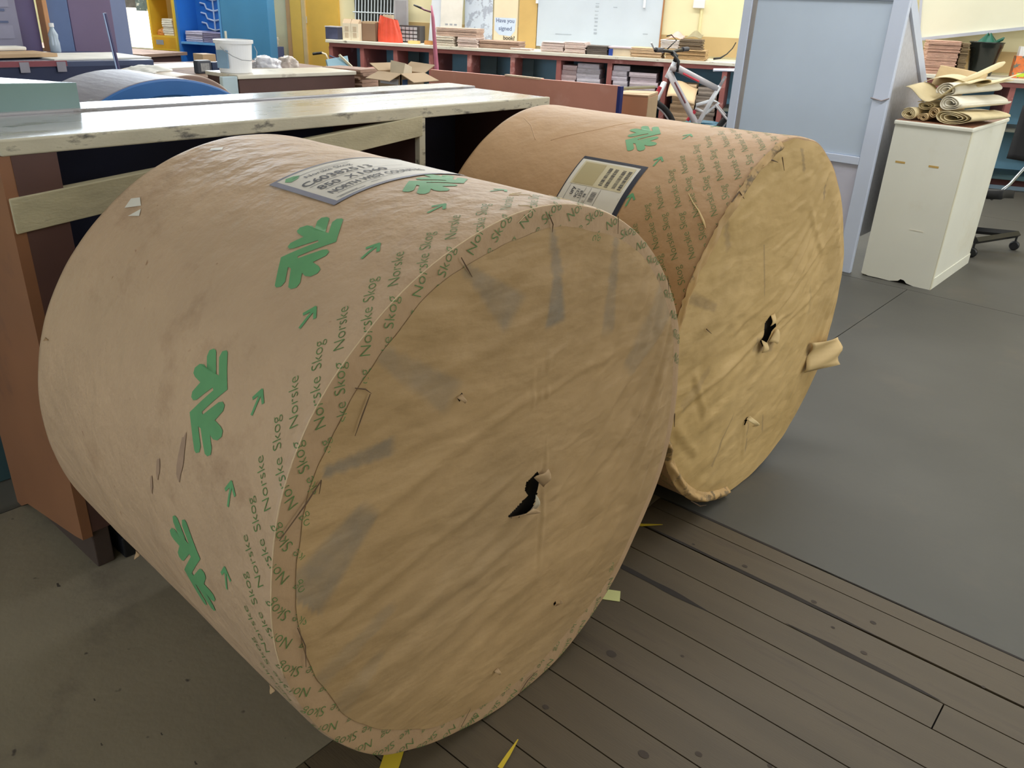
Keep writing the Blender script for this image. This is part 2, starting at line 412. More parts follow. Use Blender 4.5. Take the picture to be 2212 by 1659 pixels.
def face_material(name, col, col2, stain, bscale):
    m = bpy.data.materials.new(name); m.use_nodes = True; nt = m.node_tree; N = nt.nodes; K = nt.links; b = N['Principled BSDF']
    tc = N.new('ShaderNodeTexCoord')
    n1 = N.new('ShaderNodeTexNoise'); n1.inputs['Scale'].default_value = 4; n1.inputs['Detail'].default_value = 6; K.new(tc.outputs['Object'], n1.inputs['Vector'])
    r1 = N.new('ShaderNodeMapRange'); r1.inputs[1].default_value = .35; r1.inputs[2].default_value = .68; K.new(n1.outputs[0], r1.inputs[0])
    mx = N.new('ShaderNodeMix'); mx.data_type = 'RGBA'; mx.inputs[6].default_value = srgb(col); mx.inputs[7].default_value = srgb(col2); K.new(r1.outputs[0], mx.inputs[0])
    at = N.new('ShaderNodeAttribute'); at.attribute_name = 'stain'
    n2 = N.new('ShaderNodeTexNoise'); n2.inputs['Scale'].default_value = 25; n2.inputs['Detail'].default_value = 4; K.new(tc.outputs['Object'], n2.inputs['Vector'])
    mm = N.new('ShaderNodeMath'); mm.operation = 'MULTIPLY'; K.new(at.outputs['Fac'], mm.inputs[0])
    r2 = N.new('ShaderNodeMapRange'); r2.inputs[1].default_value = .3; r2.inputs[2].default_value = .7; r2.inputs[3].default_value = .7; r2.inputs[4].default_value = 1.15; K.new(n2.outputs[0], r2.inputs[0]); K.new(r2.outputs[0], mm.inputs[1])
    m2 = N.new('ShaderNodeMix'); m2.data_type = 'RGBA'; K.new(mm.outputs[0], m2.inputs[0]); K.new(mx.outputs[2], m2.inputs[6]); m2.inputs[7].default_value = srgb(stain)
    K.new(m2.outputs[2], b.inputs['Base Color']); b.inputs['Roughness'].default_value = .6; b.inputs['Specular IOR Level'].default_value = .3
    mp = N.new('ShaderNodeMapping'); mp.inputs['Scale'].default_value = (1, .5, 1.2); mp.inputs['Rotation'].default_value = (.35, 0, 0); K.new(tc.outputs['Object'], mp.inputs[0])
    n3 = N.new('ShaderNodeTexNoise'); n3.inputs['Scale'].default_value = bscale; n3.inputs['Detail'].default_value = 3; n3.inputs['Roughness'].default_value = .45; n3.inputs['Distortion'].default_value = .2; K.new(mp.outputs[0], n3.inputs['Vector'])
    bp = N.new('ShaderNodeBump'); n4 = N.new('ShaderNodeTexNoise'); n4.inputs['Scale'].default_value = bscale*2.6; n4.inputs['Detail'].default_value = 5; K.new(mp.outputs[0], n4.inputs['Vector']); ad = N.new('ShaderNodeMath'); ad.operation = 'MULTIPLY_ADD'; ad.inputs[1].default_value = .22; K.new(n4.outputs[0], ad.inputs[0]); K.new(n3.outputs[0], ad.inputs[2])
    bp.inputs['Distance'].default_value = .015; bp.inputs['Strength'].default_value = .9; K.new(ad.outputs[0], bp.inputs['Height']); K.new(bp.outputs[0], b.inputs['Normal'])
    return m

def build_reel_shell(q, root, mside, mface, mrim, rdisc, stains, holes, amp, rough_edge=.006):
    # printed wrap round the circumference
    ns, nt = 96, 300
    ss = [0, .002, .005, .010, .016]+[.016+(q.L-.016)*k/ns for k in range(1, ns+1)]
    b = MB(); k = len(ss)
    for s in ss:
        for j in range(nt): b.v.append(tuple(q.pt(s, 360*j/nt)))
    for i in range(k-1):
        for j in range(nt):
            b.f.append((i*nt+j, i*nt+(j+1) % nt, (i+1)*nt+(j+1) % nt, (i+1)*nt+j))
    # folded-over rim on the front face and plain back end
    side = b; e = (k-1)*nt; back = len(b.v)
    for j in range(nt):
        p = q.pt(q.L, 360*j/nt); b.v.append(tuple(Vector((p.x-.001, p.y*.9, q.R+(p.z-q.R)*.9))))
    for j in range(nt): b.f.append((e+j, e+(j+1) % nt, back+(j+1) % nt, back+j))
    b.f.append(tuple(back+j for j in range(nt)))
    b.mi = [0]*len(b.f); b.build('kraft_wrap', mside, root, smooth=True)
    b = MB(); base = len(b.v); rr = [0, -.004, -.012, -.03, -.06, -.075]
    for r in rr:
        for j in range(nt):
            th = 360*j/nt; p = q.pt(min(r, -1e-6), th, 0); p.x = (.0 if r == 0 else .0008)+.0004*noise.noise(Vector((p.y*30, p.z*30, 3)))
            b.v.append(tuple(p))
    for i in range(len(rr)-1):
        for j in range(nt):
            b.f.append((base+i*nt+j, base+i*nt+(j+1) % nt, base+(i+1)*nt+(j+1) % nt, base+(i+1)*nt+j))
    b.mi = [0]*len(b.f); b.build('folded_rim', mrim, root, smooth=True)
    # paper core and the wound paper's end behind the wrapping
    c = MB(); c.lathe([(q.R-.03, -.02), (.046, -.02), (.046, -.35), (.0, -.35)], 40, mat=Matrix.Translation((0, 0, q.R)) @ Matrix.Rotation(PI/2, 4, 'Y'))
    c.build('paper_roll_end', M('wound_paper_end', (64, 58, 54), .9, .1), root)
    # end disc
    nr, nth = 112, 300; R0 = rdisc
    vs = []; st = []; fs = []
    def edge(th): return R0+rough_edge*(noise.noise(Vector((math.cos(th)*5, math.sin(th)*5, q.seed+3)))+.4*noise.noise(Vector((math.cos(th)*16, math.sin(th)*16, q.seed))))
    for i in range(nr+1):
        t = (i/nr)
        for j in range(nth):
            th = 2*PI*j/nth
            lim = edge(th)
            kk = max(0, min(1, (math.cos(th-.1)-.35)/.35)); lim += kk*(q.rad(0, th/DEG)-.024-lim)
            if rdisc > .5: lim = q.rad(0, th/DEG)-.004+rough_edge*.4*noise.noise(Vector((math.cos(th)*9, math.sin(th)*9, q.seed)))
            r = lim*t; y = r*math.cos(th); z = q.R+r*math.sin(th)
            fade = min(1, (lim-r)/.05+.02)
            x = .0020+face_wrinkle(y, z, q.seed, amp)*fade
            if rdisc > .5:
                x += .010*fade*max(0, noise.noise(Vector((y*3.1, z*3.1, 5.5))))
            vs.append((max(x, .0016), y, max(z, .001)))
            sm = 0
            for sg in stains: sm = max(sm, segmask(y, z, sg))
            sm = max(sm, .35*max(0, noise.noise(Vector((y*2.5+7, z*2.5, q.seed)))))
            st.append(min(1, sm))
    for i in range(nr):
        for j in range(nth):
            a, bb, cc, d = i*nth+j, i*nth+(j+1) % nth, (i+1)*nth+(j+1) % nth, (i+1)*nth+j
            cy = sum(vs[n][1] for n in (a, bb, cc, d))/4; cz = sum(vs[n][2] for n in (a, bb, cc, d))/4
            if any(abs(cy-h[0][0]) < .12 and abs(cz-h[0][1]) < .12 and inpoly(cy, cz, h) for h in holes): continue
            fs.append((a, bb, cc, d))
    me = bpy.data.meshes.new('end_disc'); me.from_pydata(vs, [], fs); me.materials.append(mface)
    at = me.attributes.new('stain', 'FLOAT', 'POINT'); at.data.foreach_set('value', st)
    me.polygons.foreach_set('use_smooth', [True]*len(fs)); me.update()
    o = bpy.data.objects.new('end_disc', me); COL.objects.link(o); o.parent = root
    return o

# lettering, logos and arrows printed on the wrap -------------------------------------
LOGO_H = [(0.194, 148.2), (0.233, 143.0), (0.239, 142.8), (0.247, 143.3), (0.247, 144.4), (0.227, 147.0), (0.235, 147.0), (0.262, 143.7), (0.270, 143.6), (0.278, 144.2), (0.277, 145.3), (0.264, 147.0), (0.275, 146.7), (0.286, 147.0), (0.294, 148.0), (0.292, 148.9), (0.284, 149.3), (0.265, 149.6), (0.277, 151.7), (0.275, 152.6), (0.267, 152.9), (0.259, 152.5), (0.230, 149.2), (0.2255, 149.5)]
LC = (.2305, 151.6)
half = [(a-LC[0], b-LC[1]) for a, b in LOGO_H]
LOGO = half+[(-a, -b) for a, b in half]

def poly_tris(pts, maxlen):
    """triangulate a polygon and subdivide long edges; pts in metres"""
    from mathutils.geometry import tessellate_polygon
    bm = bmesh.new(); vs = [bm.verts.new((x, y, 0)) for x, y in pts]
    for t in tessellate_polygon([[Vector((x, y, 0)) for x, y in pts]]): bm.faces.new([vs[i] for i in t])
    for _ in range(5):
        es = [e for e in bm.edges if e.calc_length() > maxlen]
        if not es: break
        bmesh.ops.subdivide_edges(bm, edges=es, cuts=1)
        bmesh.ops.triangulate(bm, faces=bm.faces)
    bm.verts.index_update()
    r = [(v.co.x, v.co.y) for v in bm.verts], [tuple(v.index for v in f.verts) for f in bm.faces]
    bm.free(); return r

def print_on(q, root, ds, dth, rng, off=.0009, face=True, logos=True, smax=None):
    A = q.R*DEG
    if logos:
        lv, lf = poly_tris([(a, b*A) for a, b in LOGO], .018)
        for k in range(12):
            th0 = LC[1]+dth-30.6*(k-2)
            if not (rng[0] < th0 % 360 < 200): continue
            b = MB(); b.add([q.pt(LC[0]+ds+a, th0+c/A, off) for a, c in lv], lf); b.build('printed_logo', m_green, root, smooth=True, fix=False)
        # arrows
        shaft = [(-.0024, 0), (-.0024, .030), (-.0125, .0205), (-.0160, .0245), (-.0005, .0405), (.0030, .0400), (.0150, .0225), (.0110, .0190), (.0026, .0290), (.0026, 0)]
        av, af = poly_tris(shaft, .02)
        for k in range(24):
            th0 = 149.6+dth-15.3*(k-3)
            if not (rng[0] < th0 % 360 < 190): continue
            b = MB(); b.add([q.pt(.117+ds+a, th0-c/A, off) for a, c in av], af); b.build('printed_arrow', m_green, root, smooth=True, fix=False)
    # diagonal rows of lettering, cut off where the band ends
    dirx, diry = .636, .772; ux, uy = .772, -.636
    size = .0365
    wn = text_geo('Norske', size)[2]; size *= .076/wn
    gap = .0125
    words = {'Norske': text_geo('Norske', size, -.0004, None, .009), 'Skog': text_geo('Skog', size, -.0004, None, .009)}
    L = MB()
    for k in range(28):
        for kind in (0, 1):
            thE = 141.6+dth-13.05*(k-8)-(6.5 if kind else 0); sE = (.072 if kind == 0 else .069)+ds
            if not (rng[0]-14 < thE % 360 < rng[1]+4): continue
            seq = ['Norske', 'Skog', 'Norske', 'Skog', 'Norske', 'Skog', 'Norske'] if kind == 0 else ['Skog', 'Norske', 'Skog', 'Norske', 'Skog', 'Norske']
            pos = 0.0
            for w in seq:
                vs, fs, wd = words[w]
                x0 = pos-wd
                pts = []
                for (tx, ty) in vs:
                    X = x0+tx; s = sE+X*dirx+(ty-.013)*ux; c = X*diry+(ty-.013)*uy
                    pts.append((s, thE-c/A))
                if min(p[0] for p in pts) > .24+ds: pos = x0-(gap if w == 'Skog' else .021); continue
                keep = [f for f in fs if all((-.052 if face else 0.0) < pts[i][0] for i in f) and not (min(pts[i][0] for i in f) < -.002 and max(pts[i][0] for i in f) > .002)]
                if keep:
                    used = sorted({i for f in keep for i in f}); mp = {i: n for n, i in enumerate(used)}
                    L.add([q.pt(pts[i][0] if pts[i][0] >= 0 else pts[i][0]-1e-5, pts[i][1], off) for i in used], [tuple(mp[i] for i in f) for f in keep])
                pos = x0-(gap if w == 'Skog' else .021)
                if min(p[0] for p in pts) < -.06: break
    L.build('printed_lettering', m_green_text, root, fix=False)

def patch(q, s0, s1, t0, t1, off, n=4, nt=24):
    return MB().grid(lambda u, v: q.pt(s0+(s1-s0)*u, t0+(t1-t0)*v, off), n, nt)
def patch_box(b, q, s0, s1, t0, t1, off, nt=10): b.grid(lambda u, v: q.pt(s0+(s1-s0)*u, t0+(t1-t0)*v, off), 2, nt)
def patch_text(b, q, txt, size, s, th, off, bold=0, width=None):
    A = q.R*DEG; vs, fs, w = text_geo(txt, size, bold, width)
    b.add([q.pt(s+y, th-x/A, off) for x, y in vs], fs)

def flap(name, pts, mat, root, curl=.012, n=6):
    """small curled tongue of torn paper: pts = base0, base1, tip (x,y,z local)"""
    b0, b1, tp = [Vector(p) for p in pts]; w = b1-b0; mid = (b0+b1)/2; ax = tp-mid
    b = MB()
    def fn(u, v):
        wv = (1-u)**.7*(.85+.15*math.sin(7*u+v*3)); p = mid+ax*u+w*(v-.5)*wv
        p.x += curl*math.sin(u*PI*.9)*(.6+.4*v)
        return p
    b.grid(fn, n, 4); return b.build(name, mat, root, smooth=True, thick=.0008)

m_ink = M('black_ink', (66, 64, 68), .6, .1, 40)
m_label = M('white_label_paper', (218, 212, 200), .5, .04, 12, speck=(190, 182, 168), speckamt=.68, specks=50)

def reel_front():
    prof = [(-161+360, .520), (-146+360, .523), (-130+360, .530), (-120+360, .524), (-106+360, .518), (-89+360, .523), (-72+360, .532), (-55+360, .527), (-34+360, .511), (-16+360, .516), (10, .513), (23, .521), (43, .521), (81, .521), (93, .520), (105, .518), (127, .520), (147, .527), (156, .527), (174, .521)]
    q = Reel(-.794, .9857, -.0399, .85, .5225, prof, 1.3)
    root = thing('paper_reel', 'nearest large brown kraft wrapped paper reel with green print lying on the floor', 'paper reel', (q.x, q.y, 0), q.yaw, 'kraft wrapped paper reels')
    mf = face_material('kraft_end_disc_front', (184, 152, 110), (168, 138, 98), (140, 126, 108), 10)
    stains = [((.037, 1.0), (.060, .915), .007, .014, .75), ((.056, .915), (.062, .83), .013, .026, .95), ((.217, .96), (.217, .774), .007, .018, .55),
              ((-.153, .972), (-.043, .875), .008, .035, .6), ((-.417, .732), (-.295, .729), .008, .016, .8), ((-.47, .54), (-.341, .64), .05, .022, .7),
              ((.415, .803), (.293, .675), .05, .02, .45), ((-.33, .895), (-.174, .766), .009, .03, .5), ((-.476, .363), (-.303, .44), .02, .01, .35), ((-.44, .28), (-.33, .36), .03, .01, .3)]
    hole = [(.039, .545), (-.003, .538), (.010, .508), (-.045, .488), (.028, .461), (.052, .478)]
    hole = [(.036, .548), (.006, .536), (.004, .520), (.014, .505), (-.012, .496), (-.044, .485), (-.01, .470), (.026, .468), (.036, .490), (.046, .52)]
    small = [[(-.165, .771), (-.157, .768), (-.160, .757), (-.168, .760)], [(.117, .194), (.128, .192), (.120, .184)], [(-.062, .121), (-.055, .126), (-.053, .119)]]
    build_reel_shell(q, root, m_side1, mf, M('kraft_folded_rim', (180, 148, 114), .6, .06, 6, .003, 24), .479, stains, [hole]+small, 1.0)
    print_on(q, root, 0, 0, (2, 300))
    # pale tube along the front fold, a painted highlight for its lit edge
    b = MB(); b.tube([q.pt(.0012, 62+k*2.2, .0) for k in range(60)], .0010, 6); b.build('fold_edge_highlight', M('pale_highlight_kraft', (210, 184, 148), .6, .08, 30), root, smooth=True)
    flm = M('torn_kraft', (178, 148, 112), .7, .06)
    wfl = M('torn_paper_white', (206, 194, 172), .7, .04)
    flap('torn_flap', [(.006, .015, .470), (.006, .034, .467), (.016, .018, .512)], wfl, root, .012)
    flap('torn_flap', [(.006, -.044, .484), (.006, .030, .463), (.022, .006, .492)], flm, root, .016)
    flap('torn_flap', [(.006, .022, .543), (.006, .056, .505), (.010, .058, .548)], flm, root, .010)
    flap('torn_flap', [(.005, -.172, .768), (.005, -.160, .771), (.010, -.160, .757)], flm, root, .007)
    flap('torn_flap', [(.005, .118, .184), (.005, .130, .186), (.010, .126, .202)], flm, root, .010)
    flap('torn_flap', [(.005, -.063, .128), (.005, -.050, .130), (.010, -.052, .117)], flm, root, .007)
    # dark shadow lines along the pleat creases where the wrap is folded over the rim
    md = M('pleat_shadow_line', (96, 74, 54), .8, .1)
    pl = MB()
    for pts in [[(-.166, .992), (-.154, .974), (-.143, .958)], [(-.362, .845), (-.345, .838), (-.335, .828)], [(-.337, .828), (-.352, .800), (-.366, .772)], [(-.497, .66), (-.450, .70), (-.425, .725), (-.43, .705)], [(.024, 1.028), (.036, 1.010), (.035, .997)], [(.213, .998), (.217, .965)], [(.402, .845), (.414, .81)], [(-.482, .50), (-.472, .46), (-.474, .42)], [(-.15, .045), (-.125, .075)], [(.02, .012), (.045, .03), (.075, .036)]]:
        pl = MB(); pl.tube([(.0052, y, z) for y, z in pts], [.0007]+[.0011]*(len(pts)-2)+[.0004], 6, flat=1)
        pl.build('pleat_crease_shadow', md, root)
    # curled edge at bottom left and scraps stuck to the wrap
    for (s, th, ln) in [(.60, 205, .012), (.12, 207, .008), (.82, 160, .008)]:
        p = q.pt(s, th, .001); n = Vector((0, math.cos(th*DEG), math.sin(th*DEG)))
        flap('torn_flap', [p+Vector((.01, 0, 0)), p-Vector((.01, 0, 0)), p+n*ln+Vector((.004, 0, -.004))], flm, root, .002)
    # shipping label over the top of the reel
    lab = patch(q, .288, .485, 109.7, 76, .0012, 4, 40).build('shipping_label', M('label_dusty_paper', (196, 188, 176), .5, .06, 20), root, smooth=True, fix=False)
    b = MB(); patch_box(b, q, .288, .297, 109.7, 76, .0018, 36); patch_box(b, q, .480, .485, 109.7, 76, .0018, 36); patch_box(b, q, .288, .485, 109.7, 108.3, .0019, 3); b.build('label_border', M('label_border_blue_grey', (104, 102, 118), .5, .06), lab, fix=False)
    b = MB()
    A = q.R*DEG
    patch_text(b, q, 'C60382513', .030, .400, 107.2, .0019, .0004, .150)
    patch_text(b, q, '850', .027, .364, 106.4, .0019, .0004, .045); patch_text(b, q, 'X', .027, .364, 99.8, .0019, .0004); patch_text(b, q, '1060', .027, .364, 96.6, .0019, .0004, .06)
    patch_text(b, q, 'NORTH WEST COUNTIES', .025, .329, 106.6, .0019, .0004, .21)
    patch_text(b, q, 'Norske Skog', .018, .436, 104.2, .0019, 0, .10)
    for (s, t0, t1) in [(.4595, 106, 92), (.452, 100, 93), (.392, 107, 84), (.357, 106, 84), (.322, 106, 90), (.308, 107.4, 102.5), (.304, 107, 101), (.311, 99, 96.4)]:
        patch_box(b, q, s, s+.0012, t0, t1, .0019, 12)
    b.build('label_print', m_ink, lab, fix=False)
    b = MB(); b.add([q.pt(s, t, .0019) for s, t in [(.462, 107.6), (.474, 106.5), (.470, 105), (.462, 104), (.452, 105.2), (.450, 107)]], [tuple(range(6))]); b.build('label_emblem', m_green, lab, fix=False)
    # scraps of white tape
    b = MB(); b.add([q.pt(s, t, .0012) for s, t in [(.80, 124.6), (.775, 123.6), (.745, 125.3), (.79, 127.2)]], [(0, 1, 2, 3)]); b.add([q.pt(s, t, .0012) for s, t in [(.735, 126), (.72, 127.6), (.755, 128.6)]], [(0, 1, 2)])
    b.build('tape_scrap', M('white_tape', (214, 208, 196), .5, .05), root, fix=False)
    b = MB(); b.add([q.pt(s, t, .0012) for s, t in [(.80, 103), (.78, 101.2), (.765, 102.4), (.79, 104)]], [(0, 1, 2, 3)]); b.build('tape_scrap', M('white_tape', (214, 208, 196)), root, fix=False)
    # grey scuff marks
    b = MB()
    for (s, t, ds, dt) in [(.262, 163, .009, 4.0), (.33, 168, .006, 2.0), (.35, 172, .004, 1.8)]:
        rr = [[1+.35*noise.noise(Vector((k*.9, s*9, m))) for k in range(16)] for m in range(1)][0]
        b = MB(); b.add([q.pt(s, t, .0012)]+[q.pt(s+ds*f*rr[k]*math.cos(k*PI/8), t+dt*f*rr[k]*math.sin(k*PI/8), .0012) for f in (.5, 1) for k in range(16)],
                        [(0, 1+k, 1+(k+1) % 16) for k in range(16)]+[(1+k, 17+k, 17+(k+1) % 16, 1+(k+1) % 16) for k in range(16)])
        b.build('scuff_mark', M('grey_scuff', (160, 132, 110), .7, .15, 30), root, fix=False)
    # peeling blister lines near the rim on top
    b = MB()
    rnd = random.Random(3)
    for k in range(5):
        s0 = rnd.uniform(.02, .15); t0 = rnd.uniform(72, 96); pts = []
        for i in range(7): pts.append(q.pt(s0+i*.006*math.cos(k), t0-i*.5*math.sin(k*1.7+i), .0008))
        b = MB(); b.tube(pts, .0006, 5)
        b.build('peeling_paper', M('peeled_paper_edge', (214, 194, 158), .7, .05), root)
    return q
Q1 = reel_front()

def reel_back():
    prof = [(100, .538), (112, .530), (127, .517), (141, .513), (152, .520), (180, .522), (215, .522), (251, .522), (271, .527), (287, .535), (306, .546), (333, .556), (348, .534), (5, .525), (29, .499), (47, .499), (62, .508), (79, .524)]
    q = Reel(-.8485, 2.1059, -.0274, .85, .5216, prof, 4.1)
    root = thing('paper_reel', 'farther large kraft wrapped paper reel behind the nearest reel, with crumpled tan end', 'paper reel', (q.x, q.y, 0), q.yaw, 'kraft wrapped paper reels')
    mf = face_material('kraft_end_disc_back', (206, 173, 118), (188, 156, 102), (150, 126, 92), 9)
    stains = [((-.364, .955), (-.293, .806), .006, .012, .6), ((.023, 1.02), (.065, .957), .006, .006, .7), ((.228, .926), (.228, .861), .003, .004, .9), ((-.469, .727), (-.312, .661), .012, .014, .7),
              ((-.096, .783), (-.04, .631), .004, .002, .8), ((-.42, .42), (-.30, .50), .02, .01, .4), ((.353, .379), (.371, .29), .010, .014, 1.0), ((.30, .50), (.26, .60), .01, .004, .3), ((-.2, .16), (-.12, .3), .003, .003, .8), ((.02, .12), (.0, .24), .003, .003, .8), ((.12, .14), (.10, .22), .003, .003, .8), ((-.05, .49), (.08, .455), .02, .02, .6)]
    hole = [(.018, .560), (-.006, .545), (-.002, .520), (-.019, .495), (.004, .470), (.031, .478), (.052, .505), (.070, .515), (.060, .530), (.040, .558)]
    h2 = [(-.028, .246), (-.008, .250), (-.004, .236), (-.022, .226)]
    build_reel_shell(q, root, m_side2, mf, m_side2, .52, stains, [hole, h2], 1.25, .008)
    print_on(q, root, .135, -13.6+.6, (70, 200), face=False)
    tan = M('torn_kraft_tan', (206, 176, 124), .7, .06)
    # curled tongues of torn paper
    flap('torn_flap', [(.008, -.030, .250), (.008, -.006, .254), (.014, -.002, .222)], M('torn_paper_pale', (222, 198, 148), .6), root, .03)
    flap('torn_flap', [(.006, -.022, .500), (.006, .03, .474), (.012, -.020, .462)], tan, root, .014)
    flap('torn_flap', [(.006, .075, .512), (.006, .030, .474), (.012, .082, .470)], tan, root, .012)
    flap('torn_flap', [(.004, .018, .562), (.004, .045, .562), (.012, .006, .536)], tan, root, .012)
    # big loose flap hanging off the right edge
    b = MB()
    def fn(u, v):
        y = .345+.17*u+.012*math.sin(v*5); z = .392-.100*v*(1-.15*u)-.02*u
        return Vector((.012+.05*math.sin(u*1.4)*(.5+.5*v)+.006*math.sin(v*9+u*4), y, z))
    b.grid(fn, 10, 8); b.build('torn_flap', tan, root, smooth=True, thick=.001)
    # crumpled folded band round the rim of the disc
    def band(t0, t1, w, amp, nm):
        b = MB()
        def f2(u, v):
            th = t0+(t1-t0)*u; r = q.rad(0, th)-w*v+.006
            x = .004+amp*math.sin(v*PI)*(.6+.8*noise.noise(Vector((th*.16, v*2, 2))))+.004*noise.noise(Vector((th*.7, v*5, 8)))
            return Vector((x, r*math.cos(th*DEG), max(.002, q.R+r*math.sin(th*DEG))))
        b.grid(f2, 60, 8); b.build(nm, M('crumpled_kraft_band', (188, 152, 100), .65, .10, 18, col2=(122, 100, 68), patch=.55, ps=14), root, smooth=True)
    band(102, 178, .026, .012, 'folded_edge'); band(196, 262, .034, .022, 'folded_edge')
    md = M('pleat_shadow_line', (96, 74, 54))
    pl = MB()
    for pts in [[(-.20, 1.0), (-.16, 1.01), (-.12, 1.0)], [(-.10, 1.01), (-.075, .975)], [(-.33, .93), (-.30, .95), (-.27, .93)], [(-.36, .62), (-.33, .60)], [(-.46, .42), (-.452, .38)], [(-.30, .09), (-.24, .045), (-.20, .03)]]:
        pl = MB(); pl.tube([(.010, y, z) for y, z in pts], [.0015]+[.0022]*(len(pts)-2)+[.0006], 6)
        pl.build('pleat_crease_shadow', md, root)
    # torn edge on the side next to the rim
    b = MB(); pts = [q.pt(s, t, .001) for s, t in [(.11, 128.5), (.085, 131), (.06, 133), (.035, 135.6), (.02, 137.5)]]
    b.tube(pts, [.001, .0016, .002, .0035, .001], 6, flat=.6); b.build('torn_flap', M('torn_kraft_tan', (206, 176, 124)), root)
    # long creases on the wrap near the back end
    b = MB()
    for pts in [[(.80, 108), (.74, 112), (.66, 120)], [(.62, 118), (.52, 108), (.45, 96)], [(.40, 108), (.33, 112)]]:
        P = []
        for (s0, t0), (s1, t1) in zip(pts[:-1], pts[1:]):
            for k in range(8): P.append(q.pt(s0+(s1-s0)*k/8, t0+(t1-t0)*k/8, -.0006))
        b.tube(P, .0016, 6)
    b.build('wrap_crease', M('kraft_wrap_side_brown', (0, 0, 0)), root, smooth=True)
    # shipping label
    lab = patch(q, .262, .468, 122.2, 150, .0012, 4, 34).build('shipping_label', m_label, root, smooth=True, fix=False)
    nb = M('label_border_navy', (38, 40, 54), .45, .1)
    b = MB(); patch_box(b, q, .262, .277, 122.2, 150, .0018, 30); patch_box(b, q, .465, .468, 122.2, 150, .0018, 30); patch_box(b, q, .262, .468, 122.2, 123.3, .0019, 3); b.build('label_border', nb, lab, fix=False)
    b = MB(); patch_box(b, q, .287, .452, 124.0, 133.0, .0018, 10); b.build('label_tan_field', M('label_tan', (205, 192, 158), .55, .05), lab, fix=False)
    b = MB(); patch_box(b, q, .378, .446, 124.6, 132.6, .0022, 10); b.build('label_dark_tan_field', M('label_dark_tan', (180, 164, 122), .55, .05), lab, fix=False)
    b = MB(); rnd = random.Random(5)
    for s in (.352, .333, .309, .291):
        t = 125.4
        while t < 132.2:
            w = rnd.choice([.12, .2, .3]); patch_box(b, q, s, s+.011, t, t+w, .0024, 1); t += w+rnd.choice([.12, .18, .25])
    t = 134.6
    while t < 138:
        w = rnd.choice([.08, .14]); patch_box(b, q, .352, .368, t, t+w, .0022, 1); t += w+.14
    for (s, t0, t1) in [(.445, 133.4, 139), (.392, 133.4, 139), (.375, 133.4, 139), (.345, 133.4, 139)]: patch_box(b, q, s, s+.0008, t0, t1, .0022, 6)
    patch_text(b, q, 'ury', .018, .425, 136.6, .0022, .0004); patch_text(b, q, '9C31', .013, .407, 137.4, .0022, .0002); patch_text(b, q, '1328', .013, .395, 137.4, .0022, .0002); patch_text(b, q, 'ge', .014, .382, 137.0, .0022, .0002)
    b.build('label_print', m_ink, lab, fix=False)
    return q
Q2 = reel_back()
